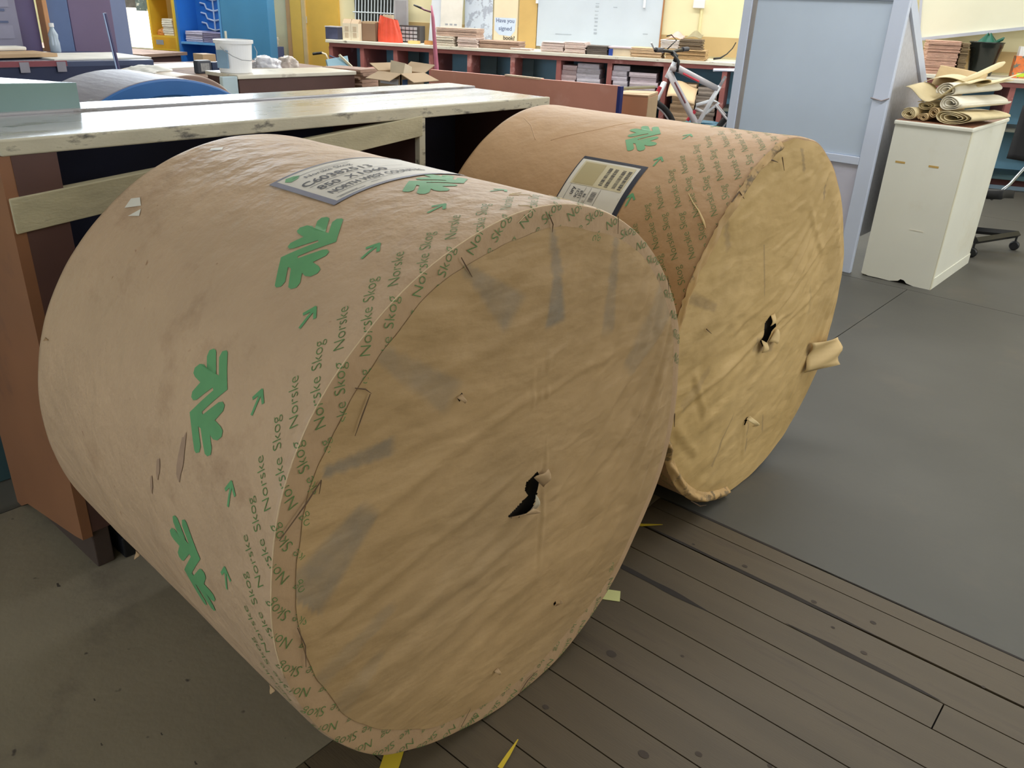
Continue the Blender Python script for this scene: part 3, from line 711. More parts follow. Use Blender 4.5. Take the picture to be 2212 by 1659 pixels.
#@@PART2
# ---------------------------------------------------------------- front desk with worn laminate top
m_worn = M('worn_painted_wood', (186, 178, 156), .65, .12, 9, .0006, 70, col2=(88, 84, 78), patch=.55, ps=9, pw=.10, stretch=(3, 1, 3))
m_redwood = M('red_brown_painted_wood', (136, 92, 64), .5, .10, 4, col2=(108, 74, 58), patch=.56, ps=3, pw=.12)
m_navy = M('dark_navy_panel', (44, 52, 84), .6, .1, 4)
def front_desk():
    x0, y0, y1, zt = -1.83, .585, 2.31, 1.045
    root = thing('workbench', 'long narrow old bench with worn pale laminate top standing behind the two reels', 'bench', (x0, y0, 0))
    L = y1-y0
    mt = M('worn_laminate_top', (160, 156, 158), .20, .10, 3, .0003, 30, col2=(124, 114, 104), patch=.52, ps=4, pw=.08, stretch=(3.5, 1, 1), spec=.6, speck=(104, 98, 90), speckamt=.70, specks=14)
    MB().box(-.355, -.018, 0, L, zt-.026, zt).build('worktop', mt, root, bevel=.002)
    MB().box(-.018, 0, -.004, L+.004, zt-.030, zt+.001).build('front_edge_strip', m_worn, root, bevel=.003)
    MB().box(-.50, -.362, .02, L+.012, zt-.022, zt+.006).build('back_board', mt, root, bevel=.003)
    # left side panel with tapered foot, seen from outside
    p = MB(); p.hexa([(-.46, -.006, 0), (-.003, -.006, .0), (-.003, .024, .0), (-.46, .024, .0), (-.46, -.006, zt-.03), (-.003, -.006, zt-.03), (-.003, .024, zt-.03), (-.46, .024, zt-.03)])
    p = MB(); p.prism([(-.46, .0), (-.43, 0), (-.37, .035), (-.05, .088), (.0, .10), (-.003, zt-.03), (-.46, zt-.03)], -.012, .012); p.build('side_panel', m_redwood, root)
    MB().box(-.022, -.002, .012, .10, .11, zt-.03).build('front_stile', m_darkpaint, root)
    MB().box(-.44, -.01, .012, .055, .0, .108).build('foot', M('dark_foot_wood', (70, 56, 50), .7, .1), root, bevel=.003)
    MB().box(-.40, .004, .075, .125, 0, .06).build('skid', m_black, root, bevel=.004)
    p = MB(); p.prism([(-.46, .0), (-.02, .0), (-.02, zt-.03), (-.46, zt-.03)], L-.024, L); p.build('side_panel', m_darkpaint, root)
    MB().box(-.45, -.43, .012, L-.024, .12, zt-.03).build('back_panel', m_navy, root)
    MB().box(-.43, -.03, 1.13, 1.152, .05, zt-.03).build('divider', m_darkpaint, root)
    MB().box(-.022, -.001, 1.118, 1.142, .05, zt-.03).build('divider_edge', m_worn, root, bevel=.002)
    MB().box(-.43, -.03, .012, L-.024, .10, .12).build('bottom_shelf', m_darkpaint, root)
    # two loose stained rails nailed across the front, sloping
    r = MB(); r.hexa([(-.020, -.008, .864), (.003, -.008, .860), (.003, 1.128, .965), (-.020, 1.128, .965), (-.020, -.008, .934), (.003, -.008, .932), (.003, 1.128, 1.022), (-.020, 1.128, 1.022)])
    r.build('stained_rail', M('stained_rail_wood', (178, 168, 138), .7, .14, 6, .001, 60, col2=(94, 88, 76), patch=.62, ps=6, pw=.1, stretch=(2, 1.3, 4)), root, bevel=.002)
    # green box and book standing on the bench
    b = MB(); b.hexa([(-.37, -.30, 0), (-.01, -.30, 0), (0, .26, 0), (-.30, .10, 0), (-.37, -.30, .078), (-.01, -.30, .078), (0, .26, .064), (-.30, .10, .064)])
    g = b.build('box', M('grey_green_board', (118, 144, 140), .22, .06, 4), loc=(-2.215, .645, 1.046)); 
    tag(g, 'flat grey green box lying on the left end of the worn bench', 'box')
front_desk()
o = MB().box(-.56, 0, -.36, 0, 0, .46).build('crate', M('dark_teal_paint', (62, 88, 94)), loc=(-2.43, .62, 0), bevel=.004); tag(o, 'dark teal crate on the floor behind the left end of the worn bench', 'crate')
# the cut-off board the green box stands on reaches back behind the bench

# ---------------------------------------------------------------- third reel with blue end, fourth pale reel
def reel_small(label, x, y, L, R, side, endm, ringm, z0=0.0):
    root = thing('paper_reel', label, 'paper reel', (x, y, z0), 0)
    b = MB(); n = 96
    mat = Matrix.Translation((0, 0, R)) @ Matrix.Rotation(PI/2, 4, 'Y')
    b.lathe([(R, -L), (R, -.004), (R-.003, 0)], n, mat=mat); b.disc(R, n, (0, 0, -L), mat)
    b.build('kraft_wrap', side, root, smooth=False)
    b = MB(); b.lathe([(R-.002, .0), (R-.008, .004), (R-.055, .004), (R-.06, 0)], n, mat=mat); b.build('end_ring', ringm, root)
    b = MB(); b.lathe([(R-.055, .001), (.045, .001), (.045, -.2), (0.001, -.2)], n, mat=mat); b.build('end_disc', endm, root)
    return root
reel_small('paper reel with blue edge and grey dusty wrap standing behind the worn bench', -2.93, 1.513, .42, .522,
    M('grey_dusty_wrap', (132, 128, 142), .5, .10, 6, .001, 20, col2=(160, 160, 168), patch=.58, ps=9, pw=.1, stretch=(1, 3, 3)), M('blue_grey_end', (74, 104, 132), .6, .1), M('blue_band', (48, 104, 168), .5, .08))
reel_small('small paper reel with pale crumpled wrap and brown end behind the blue edged reel', -3.72, 2.02, .50, .29,
    M('pale_wrap', (226, 214, 200), .6, .06, 8, .003, 12), M('brown_reel_end', (138, 112, 100), .7, .08), M('brown_reel_end', (138, 112, 100)), .40)
o = MB().box(-4.22, -3.74, 1.80, 2.24, 0, .405).build('crate', M('grey_crate', (120, 110, 104), .7, .1)); tag(o, 'plain crate carrying the small pale reel', 'crate')

# ---------------------------------------------------------------- cabinets and clutter behind the bench
m_kraftbox = M('cardboard', (176, 150, 118), .75, .06, 10)
m_palewood = M('pale_worn_top', (214, 206, 190), .35, .08, 5, col2=(184, 174, 158), patch=.57, ps=5)
r = thing('cabinet', 'low dark brown cabinet with pale top carrying the white bucket', 'cabinet', (-3.95, 2.42, 0))
MB().box(-.30, 0, 0, .75, .0, .93).build('body', m_darkpaint, r, bevel=.003)
MB().box(-.305, .008, -.01, .758, .93, .95).build('cabinet_top', m_palewood, r, bevel=.004)
r2 = MB().box(-.03, -.0, -.098, -.012, 0, .945).build('board', M('pale_blue_grey_board', (172, 190, 198), .5, .05), loc=(-3.94, 2.42, 0), bevel=.004)
tag(r2, 'pale blue grey upright board against the end of the dark brown cabinet', 'board')
r = thing('bucket', 'white plastic bucket with wire handle standing on the brown cabinet', 'bucket', (-4.09, 2.495, .95))
r.scale = (.88, .88, .86)
mwp = M('white_plastic', (236, 236, 238), .35, .02)
b = MB(); b.lathe([(0, 0), (.088, 0), (.092, .004), (.104, .165), (.113, .167), (.114, .185), (.107, .187), (.100, .165), (.086, .008), (0, .008)], 40); b.build('pail', mwp, r, smooth=False)
b = MB(); b.tube([(.108*math.cos(t)*1.0, .108*math.sin(t), .155-.10*math.sin((t+PI*.35)/1.0 if 0 else 0)) for t in []] or [(.04, .113, .150), (.075, .106, .120), (.105, .08, .092), (.122, .03, .075), (.122, -.03, .08), (.105, -.075, .10), (.06, -.103, .13), (.04, -.113, .15)], .0022, 6); b.build('handle', M('wire_grey', (150, 152, 156), .4), r)
b = MB(); b.box(-.012, .0, -.05, .02, .03, .13, mat=Matrix.Rotation(-1.1, 4, 'Z') @ Matrix.Translation((.112, 0, 0))); b.build('sticker', M('blue_grey_sticker', (120, 150, 176), .5), r)

# open cardboard box with flaps
def open_box():
    r = thing('cardboard_box', 'open cardboard box with spread flaps and paper inside, behind the worn bench', 'box', (-3.60, 3.21, .0))
    t = .006; w, d, h0, h1 = .18, .19, .70, .962
    b = MB(); b.box(-d, 0, 0, t, h0, h1); b.box(-d, 0, w-t, w, h0, h1); b.box(-t, 0, 0, w, h0, h1); b.box(-d, -d+t, 0, w, h0, h1); b.box(-d, 0, 0, w, h0, h0+t); b.build('carton', m_kraftbox, r)
    def fl(p, nm='flap'):
        vs = [Vector(q) for q in p]; n = (vs[1]-vs[0]).cross(vs[3]-vs[0]).normalized()*.004
        b = MB(); b.hexa([v for v in vs]+[v+n for v in vs]); b.build(nm, M('cardboard_flap', (190, 164, 132), .75, .05), r)
    fl([(-d, 0, h1), (0, 0, h1), (.0, -.085, h1-.035), (-d-.01, -.085, h1-.035)])
    fl([(0, .0, h1), (0, w, h1), (.085, w+.03, h1-.035), (.085, .02, h1-.04)])
    fl([(-d, 0, h1), (-d, w, h1), (-d-.06, w+.01, h1+.035), (-d-.06, -.01, h1+.035)])
    fl([(0, w, h1), (-d, w, h1), (-d-.01, w+.08, h1+.045), (.0, w+.08, h1+.04)])
    MB().box(-d+.02, -.02, -.002, -.0005, .90, .93).build('printed_label', M('pale_label', (206, 206, 208), .5), r)
    b = MB(); b.box(.0005, .0015, .01, .05, .885, .93); b.build('blue_mark', M('ink_blue', (40, 76, 122), .5), r)
    b = MB(); b.hexa([(-.14, .04, .9), (-.04, .04, .9), (-.04, .12, .9), (-.14, .12, .9), (-.16, .07, 1.02), (-.05, .08, 1.01), (-.05, .13, .99), (-.16, .14, .99)]); b.build('crumpled_paper', M('cream_paper', (214, 198, 172), .7), r)
    s = MB().box(-.22, .02, -.02, .22, 0, .70).build('crate', M('grey_crate', (120, 110, 104), .7, .1), loc=(-3.60, 3.21, 0)); tag(s, 'plain crate under the open cardboard box', 'crate')
open_box()
# folded newspapers beside the box
def bundle(name, label, cat, a0, a1, b0, b1, z0, z1, col, seed=1, frame='W', group=None, layers=None, jit=.006, wave=.003, rot=0, parent=None):
    """stack of folded papers: every sheet layer slightly out of line. frame W = back wall frame"""
    rnd = random.Random(seed*13+5); n = layers or max(2, int((z1-z0)/.011)); b = MB()
    ca, cb = (a0+a1)/2, (b0+b1)/2; w, d = (a1-a0)/2, (b1-b0)/2; h = (z1-z0)/n
    for i in range(n):
        da, db = rnd.uniform(-jit, jit), rnd.uniform(-jit, jit); e = rnd.uniform(-jit, jit)*.7
        x0, x1, y0, y1 = -w+da-e, w+da+e, -d+db, d+db+e
        za = h*i; zb = h*(i+1)-.0016
        k1, k2, k3, k4 = [rnd.uniform(0, wave) if i else 0 for _ in range(4)]
        # folded spine rounded towards the room
        pf = [(y0, za), (y0-.004, (za+zb)/2), (y0, zb), (y1, zb), (y1, za)]
        vs = [(x0, p[0], p[1]+(k1 if p[0] < 0 else k2)*0) for p in pf]+[(x1, p[0], p[1]) for p in pf]
        b.add(vs, [(0, 1, 2, 3, 4), (9, 8, 7, 6, 5)]+[(j, (j+1) % 5+0, (j+1) % 5+5, j+5) for j in range(5)])
    cols = col if isinstance(col, tuple) else (200, 190, 180)
    mt = M('paper_%d_%d_%d' % cols, cols, .8, .10, 14, .0008, 60, col2=tuple(int(c*.86) for c in cols), patch=.56, ps=22, pw=.1, stretch=(1, 1, 5))
    o = b.build(name, mt)
    if frame == 'W': o.location = T(ca, cb, z0); o.rotation_euler = (0, 0, ANG+rot)
    else: o.location = (ca, cb, z0); o.rotation_euler = (0, 0, rot)
    tag(o, label, cat, group); return o
s = MB().box(-4.30, -3.98, 3.20, 3.40, 0, .80).build('crate', M('grey_crate', (120, 110, 104))); tag(s, 'plain crate under the folded newspapers beside the dark brown cabinet', 'crate')
bundle('newspaper_stack', 'folded newspapers leaning in a pile between the brown cabinet and open box', 'newspapers', -4.28, -4.00, 3.21, 3.38, .80, .955, (176, 144, 126), 3, 'X', layers=8, jit=.014, rot=.25)
# small blue framed card tray with cream end
r = thing('picture_frame', 'blue and cream card lying tilted beside the folded newspapers', 'card', (-4.45, 3.46, .94))
b = MB(); b.hexa([(0, -.10, -.02), (.01, .06, -.02), (-.01, .06, .05), (-.02, -.10, .03), (0.01, -.10, -.015), (.02, .06, -.015), (0, .06, .056), (-.01, -.10, .036)]); b.build('card', M('pale_blue_card', (160, 200, 220), .5), r)
b = MB(); b.tube([(0.02, -.02, .062), (.02, .075, -.01)], .009, 4); b.build('card_edge', M('cream_card', (226, 216, 184), .6), r)
s = MB().box(-4.60, -4.33, 3.42, 3.62, 0, .915).build('crate', M('grey_crate', (120, 110, 104))); tag(s, 'plain crate beneath the tilted blue and cream card', 'crate')

# middle table with radio, bags and rolled papers
def table(label, x0, x1, y0, y1, zt, top, body, name='table', cat='table', th=.035):
    r = thing(name, label, cat, (x0, y0, 0)); w, l = x1-x0, y1-y0
    MB().box(0, w, 0, l, zt-th, zt).build('tabletop', top, r, bevel=.004)
    for (u, v) in ((.03, .03), (w-.09, .03), (.03, l-.09), (w-.09, l-.09)): MB().box(u, u+.06, v, v+.06, 0, zt-th).build('leg', body, r)
    MB().box(w-.05, w-.03, .09, l-.09, zt-.30, zt-th).build('apron', body, r)
    return r
m_browntop = M('brown_tabletop', (140, 114, 98), .8, .12, 4, col2=(112, 86, 76), patch=.55, ps=3)
table('brown topped table cluttered with radio and bags behind the bucket', -5.95, -4.72, 2.72, 3.95, .865, m_browntop, m_darkpaint)
r = thing('radio', 'small dark portable radio on the brown topped table left of the bucket', 'radio', (-5.0, 2.79, .865), .10)
MB().box(-.05, 0, 0, .10, 0, .078).build('case', M('dark_grey_case', (70, 74, 84), .4), r, bevel=.008)
MB().box(.0, .004, .018, .080, .014, .062).build('speaker_grille', M('pale_grille', (150, 150, 150), .6, .2, 80), r)
MB().box(-.04, .0, .103, .17, 0, .066).build('battery_pack', M('navy_case', (44, 58, 88), .4), r, bevel=.005)
def bag(name, label, cat, loc, size, mat, seed, sub=4, group=None):
    bm = bmesh.new(); bmesh.ops.create_icosphere(bm, subdivisions=sub, radius=1)
    for v in bm.verts:
        n = v.co.copy(); d = 1+.45*noise.noise(n*1.6+Vector((seed, 0, 0)))+.22*(1-2*abs(noise.noise(n*4+Vector((seed, 3, 0)))))+.06*noise.noise(n*11)
        v.co = Vector((n.x*d*size[0], n.y*d*size[1], max(-.0, n.z*d*size[2]+size[2]*.55)))
    me = bpy.data.meshes.new(name); bm.to_mesh(me); bm.free(); me.materials.append(mat); me.polygons.foreach_set('use_smooth', [True]*len(me.polygons))
    o = bpy.data.objects.new(name, me); COL.objects.link(o); o.location = loc; tag(o, label, cat, group); return o
mbag = M('clear_plastic_bag', (214, 214, 222), .25, .08, 12, .004, 25)
bag('plastic_bag', 'crumpled clear plastic bag on the table right of the bucket', 'bag', (-5.0, 3.28, .865), (.07, .085, .06), mbag, 2)
bag('plastic_bag', 'smaller beige plastic bag beside the yellow door post', 'bag', (-5.05, 3.48, .865), (.06, .06, .055), M('beige_plastic_bag', (204, 192, 184), .3, .08, 12, .004, 25), 5)
bundle('newspaper_stack', 'curled old newspapers in front of the clear plastic bag', 'newspapers', -4.90, -4.76, 2.98, 3.22, .865, .90, (150, 138, 124), 9, 'X', layers=4, jit=.02)
o = MB().box(0, .13, 0, .10, 0, .07).build('cardboard_box', M('cardboard', (0, 0, 0)), loc=(-5.75, 3.18, .865), bevel=.002); tag(o, 'small closed cardboard carton on the brown table behind the radio', 'box')
o = MB().box(-.15, .15, -.22, .22, 0, .006).build('paper_sheet', M('white_paper', (236, 234, 228), .6), loc=(-5.6, 2.98, .865), rotz=.3); tag(o, 'white sheet of paper flat on the brown table', 'paper')
bag('crumpled_paper', 'crumpled white paper on the small pale reel', 'paper', (-3.98, 1.96, .966), (.07, .09, .022), M('white_paper', (236, 234, 228)), 8)

# dark counter at far left with cardboard and white sheets
r = table('dark navy counter with red front edge at the far left', -6.15, -5.3, 1.05, 2.66, .93, M('dark_counter_top', (70, 80, 112), .35, .1), m_navy, 'counter', 'counter')
MB().box(.846, .862, 0, 1.08, .905, .935).build('red_edging', M('red_edge', (140, 72, 82), .5, .1), r)
MB().box(.835, .85, .0, 1.61, .12, .90).build('front_panel', m_navy, r)
for k, yy in enumerate((.82, 1.02)): MB().box(.862, .866, yy, yy+.05, .875, .93).build('tape_tab', M('tape_tab_grey', (150, 146, 158), .5), r)
o = MB().box(-.25, .25, -.30, .30, 0, .008).build('paper_sheet', M('white_paper', (236, 234, 228)), loc=(-5.62, 2.38, .931), rotz=.04); tag(o, 'large white sheet covering the right end of the dark counter', 'paper')
o = MB().box(-.13, .13, -.26, .22, 0, .02).build('cardboard_sheet', M('tan_card', (196, 164, 128), .7, .06), loc=(-5.62, 1.94, .94), rotz=.15); tag(o, 'tan card sheet lying on the dark counter beside the bottle', 'cardboard')
o = MB().box(-.10, .10, -.12, .14, 0, .014).build('cardboard_sheet', M('tan_card', (196, 164, 128)), loc=(-5.50, 1.60, .931), rotz=-.35); tag(o, 'tan card sheet at the far left edge of the dark counter', 'cardboard')
o = MB().box(-.06, .06, -.11, .11, 0, .022).build('folded_cloth', M('white_paper', (236, 234, 228)), loc=(-5.80, 1.98, .962), rotz=.1, bevel=.008); tag(o, 'folded white cloth on the dark counter in front of the post', 'cloth')
r = thing('bottle', 'clear plastic bottle with white cap on the dark counter', 'bottle', (-6.0, 2.36, .931))
b = MB(); b.lathe([(0, 0), (.030, 0), (.032, .01), (.032, .06), (.027, .085), (.030, .11), (.013, .145), (.012, .155), (0, .155)], 20); b.build('bottle_body', M('clear_plastic', (176, 190, 206), .1, .02, spec=.6), r, smooth=True)
b = MB(); b.lathe([(0, .155), (.015, .155), (.015, .178), (0, .178)], 16); b.build('cap', mwp, r)

# far left cupboards and partition; dark panels tinted bluish to imitate window glare
def slab(name, label, cat, x, y0, y1, z0, z1, mat, depth=.35, children=(), zb=None):
    r = thing(name, label, cat, (x, y0, 0)); MB().box(-depth, 0, 0, y1-y0, z0, z1).build('body', mat, r, bevel=.004)
    for nm, (a, b_, c, d), m_ in children: MB().box(0, .006, a-y0, b_-y0, c, d).build(nm, m_, r)
    return r
m_gcab = M('grey_violet_metal', (148, 146, 170), .45, .06); m_slot = M('slot_dark', (96, 108, 146), .5)
slab('drawer_cabinet', 'grey violet drawer cabinet with two slot handles at the far left', 'cabinet', -6.32, 1.7, 2.285, 0, 1.29, m_gcab, .4,
     [('slot_handle', (2.07, 2.21, 1.165, 1.18), m_slot), ('slot_handle', (2.08, 2.22, 1.095, 1.108), m_slot), ('drawer_front', (1.74, 2.24, 1.19, 1.27), M('grey_violet_front', (156, 154, 178), .45)), ('drawer_front', (1.74, 2.24, 1.0, 1.08), M('grey_violet_front', (156, 154, 178)))])
slab('cupboard', 'plum coloured cupboard between grey cabinet and orange edged post', 'cabinet', -6.36, 2.29, 2.42, 0, 1.27, M('plum_paint_glare', (116, 104, 148), .5, .06), .35)
slab('post', 'orange edged dark blue post at the left', 'post', -6.25, 2.425, 2.455, 0, 1.9, M('orange_edge', (206, 150, 104), .5, .1), .10)
slab('post', 'wide dark slate blue post beside the plum screen', 'post', -6.28, 2.46, 2.60, 0, 1.9, M('slate_blue', (92, 114, 160), .5, .06), .15)
slab('screen', 'plum brown screen panel behind the dark counter', 'screen', -6.30, 2.61, 2.905, 0, 1.285, M('plum_brown', (118, 102, 136), .5, .08, 2), .05)
slab('partition', 'tall blue grey partition panel next to the bright window paper', 'partition', -6.9, 3.08, 3.30, 0, 1.9, M('blue_grey_panel', (132, 146, 184), .5, .06, 2), .05)
o = MB().box(-.012, .012, 0, .07, .0, .07).build('orange_box', M('salmon_card', (226, 150, 130), .6), loc=(-6.33, 2.62, 1.286)); tag(o, 'salmon coloured box on top of the plum brown screen', 'box')
b = MB(); b.lathe([(0, 0), (.012, 0), (.02, .02), (.012, .05), (0, .055)], 12); o = b.build('ornament', M('yellow_ornament', (222, 214, 90), .5), loc=(-6.33, 2.80, 1.286)); tag(o, 'small yellow ornament on top of the plum brown screen', 'ornament')
r = thing('metal_bar', 'dark slanted metal bar with pale edge rising behind the blue edged reel', 'bar', (-4.6, 2.085, 0))
MB().tube([(0, .05, 0), (0, .027, .93), (0, 0, 1.21)], .008, 6).build('bar', M('dark_violet_metal', (78, 72, 112), .4), r)
MB().tube([(.004, .013, .94), (.004, -.011, 1.21)], .004, 6).build('pale_edge', M('pale_blue_metal', (170, 190, 230), .4), r)

# ---------------------------------------------------------------- back wall: shelving bench
def wthing(name, label, cat, a, b, z=0, rot=0, group=None): return thing(name, label, cat, T(a, b, z), ANG+rot, group)
m_benchtop = M('chipped_white_top', (226, 222, 208), .5, .06, 6, col2=(150, 142, 128), patch=.62, ps=7, stretch=(1, 1, 3))
m_redframe = M('dusty_red_paint', (158, 96, 92), .6, .10, 5, col2=(190, 138, 134), patch=.58, ps=6)
def back_bench():
    r = wthing('shelf_bench', 'long dusty red shelving bench with white top and teal back against the wall', 'bench', 0, 0)
    L = 8.4
    MB().box(-.01, L, -.60, -.005, .90, .93).build('worktop', m_benchtop, r, bevel=.004)
    MB().box(.02, L, -.575, -.553, .862, .90).build('front_rail', m_redframe, r)
    div = [.011, .376, .758, 1.157, 1.576, 2.034, 2.508, 3.015, 3.555, 4.1, 4.68, 5.28, 5.9, 6.5, 7.1, 7.7, 8.3]
    for a in div: MB().box(a, a+.045, -.57, -.03, .10, .862).build('divider', m_redframe, r)
    MB().box(.0, L, -.03, -.01, .10, .90).build('back_panel', M('sky_teal_paint', (142, 200, 230), .6, .08, 4), r)
    MB().box(0, L, -.55, -.03, .10, .12).build('bottom_shelf', m_tealdk, r)
    MB().box(0, L, -.45, -.33, .0, .10).build('plinth', M('dark_red_plinth', (92, 44, 44), .6), r)
    MB().box(0, L, -.455, -.452, .0, .035).build('plinth_strip', M('pale_blue_strip', (128, 150, 168), .5), r)
    for a0, a1 in ((.80, .93), (1.62, 1.80), (2.06, 2.20)): MB().box(a0, a1, -.30, -.28, .12, .862).build('teal_partition', m_tealdk, r)
    for a0, a1 in ((5.3, 5.88), (5.95, 6.48), (6.55, 7.08)): MB().box(a0, a1, -.55, -.03, .50, .52).build('inner_shelf', M('grey_shelf', (120, 122, 112), .6), r)
    for a0, a1 in ((4.15, 4.66),): MB().box(a0, a1, -.55, -.03, .50, .52).build('inner_shelf', M('grey_shelf', (0, 0, 0)), r)
back_bench()
# papers on the bench top
NG = 'folded newspapers along the bench top'
items = [
 (1.228, 1.431, .35, .58, .93, 1.022, (232, 222, 206), 'cream folded papers under the overhanging brown bundle, left end of bench'),
 (1.225, 1.66, .32, .55, 1.023, 1.105, (206, 180, 164), 'pinkish paper bundle laid across two stacks on the bench'),
 (1.471, 1.672, .33, .57, .93, 1.022, (226, 208, 200), 'pink white stack beneath the right end of the overhanging bundle'),
 (1.69, 2.10, .30, .52, .93, 1.005, (178, 150, 132), 'wide low brown paper pile under the sign'),
 (2.037, 2.24, .45, .58, .93, .951, (222, 206, 196), 'thin pale paper layer at the foot of the yellow pillar'),
 (2.342, 2.563, .33, .56, .93, 1.025, (224, 206, 200), 'first pinkish newspaper stack below the left edge of the whiteboard'),
 (2.578, 2.780, .33, .56, .93, 1.035, (228, 208, 200), 'second pinkish newspaper stack below the whiteboard, touching a dark one'),
 (2.795, 2.998, .36, .54, .93, 1.012, (104, 96, 90), 'dark grey newspaper stack below the middle of the whiteboard'),
 (3.227, 3.515, .34, .57, .93, 1.018, (212, 184, 150), 'kraft coloured paper pile below the right edge of the whiteboard'),
 (3.56, 3.93, .30, .58, .93, 1.020, (196, 164, 120), 'brown paper bundle under the grey stacks above the bicycle'),
 (3.50, 3.67, .32, .54, 1.021, 1.095, (214, 206, 200), 'light grey newspaper stack on the brown bundle above the bicycle'),
 (3.672, 3.88, .32, .54, 1.021, 1.11, (128, 112, 92), 'dark olive paper stack on the brown bundle above the bicycle'),
 (5.80, 6.05, .25, .50, .93, 1.20, (206, 168, 150), 'tall salmon paper stack beside the slanted grey screen'),
 (6.065, 6.125, .27, .48, .93, 1.19, (136, 116, 88), 'narrow dark brown paper stack next to the black bin')]
for k, (a0, a1, b0, b1, z0, z1, c, lb) in enumerate(items): bundle('newspaper_stack', lb, 'newspapers', a0, a1, b0, b1, z0, z1, c, k+20, group=NG)
inb = [(2.56, 2.70, .30, .52, .12, .82, (206, 188, 192), 'lilac newspaper tower at the left of the first paper filled compartment'),
 (2.712, 2.935, .30, .53, .12, .845, (198, 196, 208), 'bluish grey newspaper tower beside the red divider in the first filled compartment'),
 (3.07, 3.215, .32, .54, .12, .845, (200, 196, 208), 'pale blue newspaper tower in the second filled compartment'),
 (3.24, 3.50, .30, .54, .12, .795, (204, 192, 200), 'lilac newspaper tower behind the cardboard box, under the dark bundle'),
 (3.225, 3.52, .25, .50, .80, .858, (62, 58, 56), 'dark bundle wedged over the lilac tower in the second filled compartment'),
 (3.66, 3.88, .30, .53, .12, .72, (206, 178, 146), 'tan paper pile in the compartment behind the bicycle'),
 (3.89, 4.07, .30, .53, .12, .70, (150, 138, 128), 'grey brown paper pile behind the bicycle frame')]
for k, (a0, a1, b0, b1, z0, z1, c, lb) in enumerate(inb): bundle('newspaper_stack', lb, 'newspapers', a0, a1, b0, b1, z0, z1, c, k+50, group='newspaper towers inside the shelving bench', layers=16, jit=.010)
# curled sheet hanging out behind the bicycle
b = MB(); b.grid(lambda u, v: Vector((.26*u, -.02-.22*v, .02*math.sin(u*5)-.12*v*v-.03*u)), 8, 8)
o = b.build('kraft_sheet', M('kraft_sheet_tan', (224, 196, 158), .7, .05), smooth=True, thick=.002, loc=T(3.64, .54, .735), rotz=ANG); tag(o, 'tan sheet drooping out of the shelf behind the bicycle frame', 'paper')
# blue and white folder stack
r = wthing('folder', 'white folder with blue spine lying among the papers on the bench', 'folder', 3.02, .56, .93)
MB().box(.0, .21, 0, .20, 0, .07).build('pages', M('cream_paper', (214, 198, 172)), r, bevel=.003)
MB().box(-.004, .035, -.006, .20, .0, .062).build('blue_spine', M('ink_blue2', (38, 72, 160), .5), r)
MB().box(-.01, .215, -.008, .21, .071, .082).build('cover', M('pinkish_cover', (226, 210, 218), .5), r)
# loose flappy sheets on top of the grey stacks
for (a, b0, z, c, lb, sd) in [(3.52, .45, 1.097, (226, 178, 170), 'crumpled pink sheet on top of the light grey stack', 3), (3.69, .46, 1.112, (150, 140, 110), 'upturned olive sheet on top of the dark stack', 6)]:
    b = MB(); b.grid(lambda u, v: Vector((.17*u, .16*v, .004+.055*abs(math.sin(u*2.6+sd))*(.3+.7*v)*math.sin(PI*min(1, u*1.1))+.03*u*v)), 10, 8)
    o = b.build('loose_sheet', M('sheet_%d' % sd, c, .7, .08), smooth=True, thick=.002, loc=T(a, b0, z), rotz=ANG); tag(o, lb, 'paper')
# things at the left end of the bench
r = wthing('tin', 'dark blue grey tin with pale lid at the left end of the bench', 'tin', .02, .46, .93)
MB().box(-.075, .07, -.05, .06, 0, .118).build('tin_body', M('dark_tin', (72, 76, 104), .4, .15, 12), r, bevel=.004)
MB().box(-.078, .073, -.053, .063, .118, .128).build('lid', M('pale_lid', (204, 204, 214), .4), r)
def milk(a, lb, tw):
    r = wthing('carton', lb, 'carton', a, .50, .93, tw, 'tall cream cartons on the bench'); MB().box(-.045, .045, -.045, .045, 0, .165).build('carton_body', M('cream_carton', (232, 220, 196), .6, .05), r, bevel=.002)
    b = MB(); b.hexa([(-.045, -.045, .165), (.045, -.045, .165), (.045, .045, .165), (-.045, .045, .165), (-.045, -.006, .205), (.045, -.006, .205), (.045, .006, .205), (-.045, .006, .205)]); b.build('gable_top', M('carton_top_brown', (190, 166, 138), .6), r)
    for z in (.03, .09): MB().box(-.02, .02, -.0475, -.045, z, z+.045).build('cut_out', M('carton_shade', (206, 186, 160), .6), r)
milk(.215, 'tall cream carton nearer the dark tin', .05); milk(.312, 'tall cream carton nearer the red bag', -.05)
r = wthing('cardboard_box', 'brown open topped cardboard box between cartons and red bag', 'box', .36, .30, .93)
b = MB(); b.box(0, .16, -.18, -.175, 0, .17); b.box(0, .16, 0, .005, 0, .19); b.box(0, .005, -.18, 0, 0, .18); b.box(.155, .16, -.18, 0, 0, .18); b.box(0, .16, -.18, 0, 0, .005); b.build('carton', M('brown_carton', (140, 112, 90), .7, .06), r)
MB().box(.0, .16, -.174, -.006, .165, .19).build('flap', M('cardboard_flap', (0, 0, 0)), r)
# red carrier bag
r = wthing('carrier_bag', 'bright red orange carrier bag on the bench', 'bag', .665, .44, .93)
b = MB()
def rb(u, v):
    t = 2*PI*u; w = .135*(1-.30*v*v)+.008*math.sin(9*u*2*PI+v*5); d = .06*(1-.45*v)+.006*math.sin(13*u*2*PI)
    return Vector((w*math.cos(t)+.01*v-.02*v, d*math.sin(t), .235*v+.02*math.cos(t)*v*-1))
b.grid(rb, 48, 10); b.build('bag_body', M('red_orange_bag', (226, 84, 60), .4, .10, 14, .004, 22), r, smooth=True)
MB().box(-.07, .04, -.018, .018, .215, .262).build('white_paper_inside', M('cream_paper', (0, 0, 0)), r)
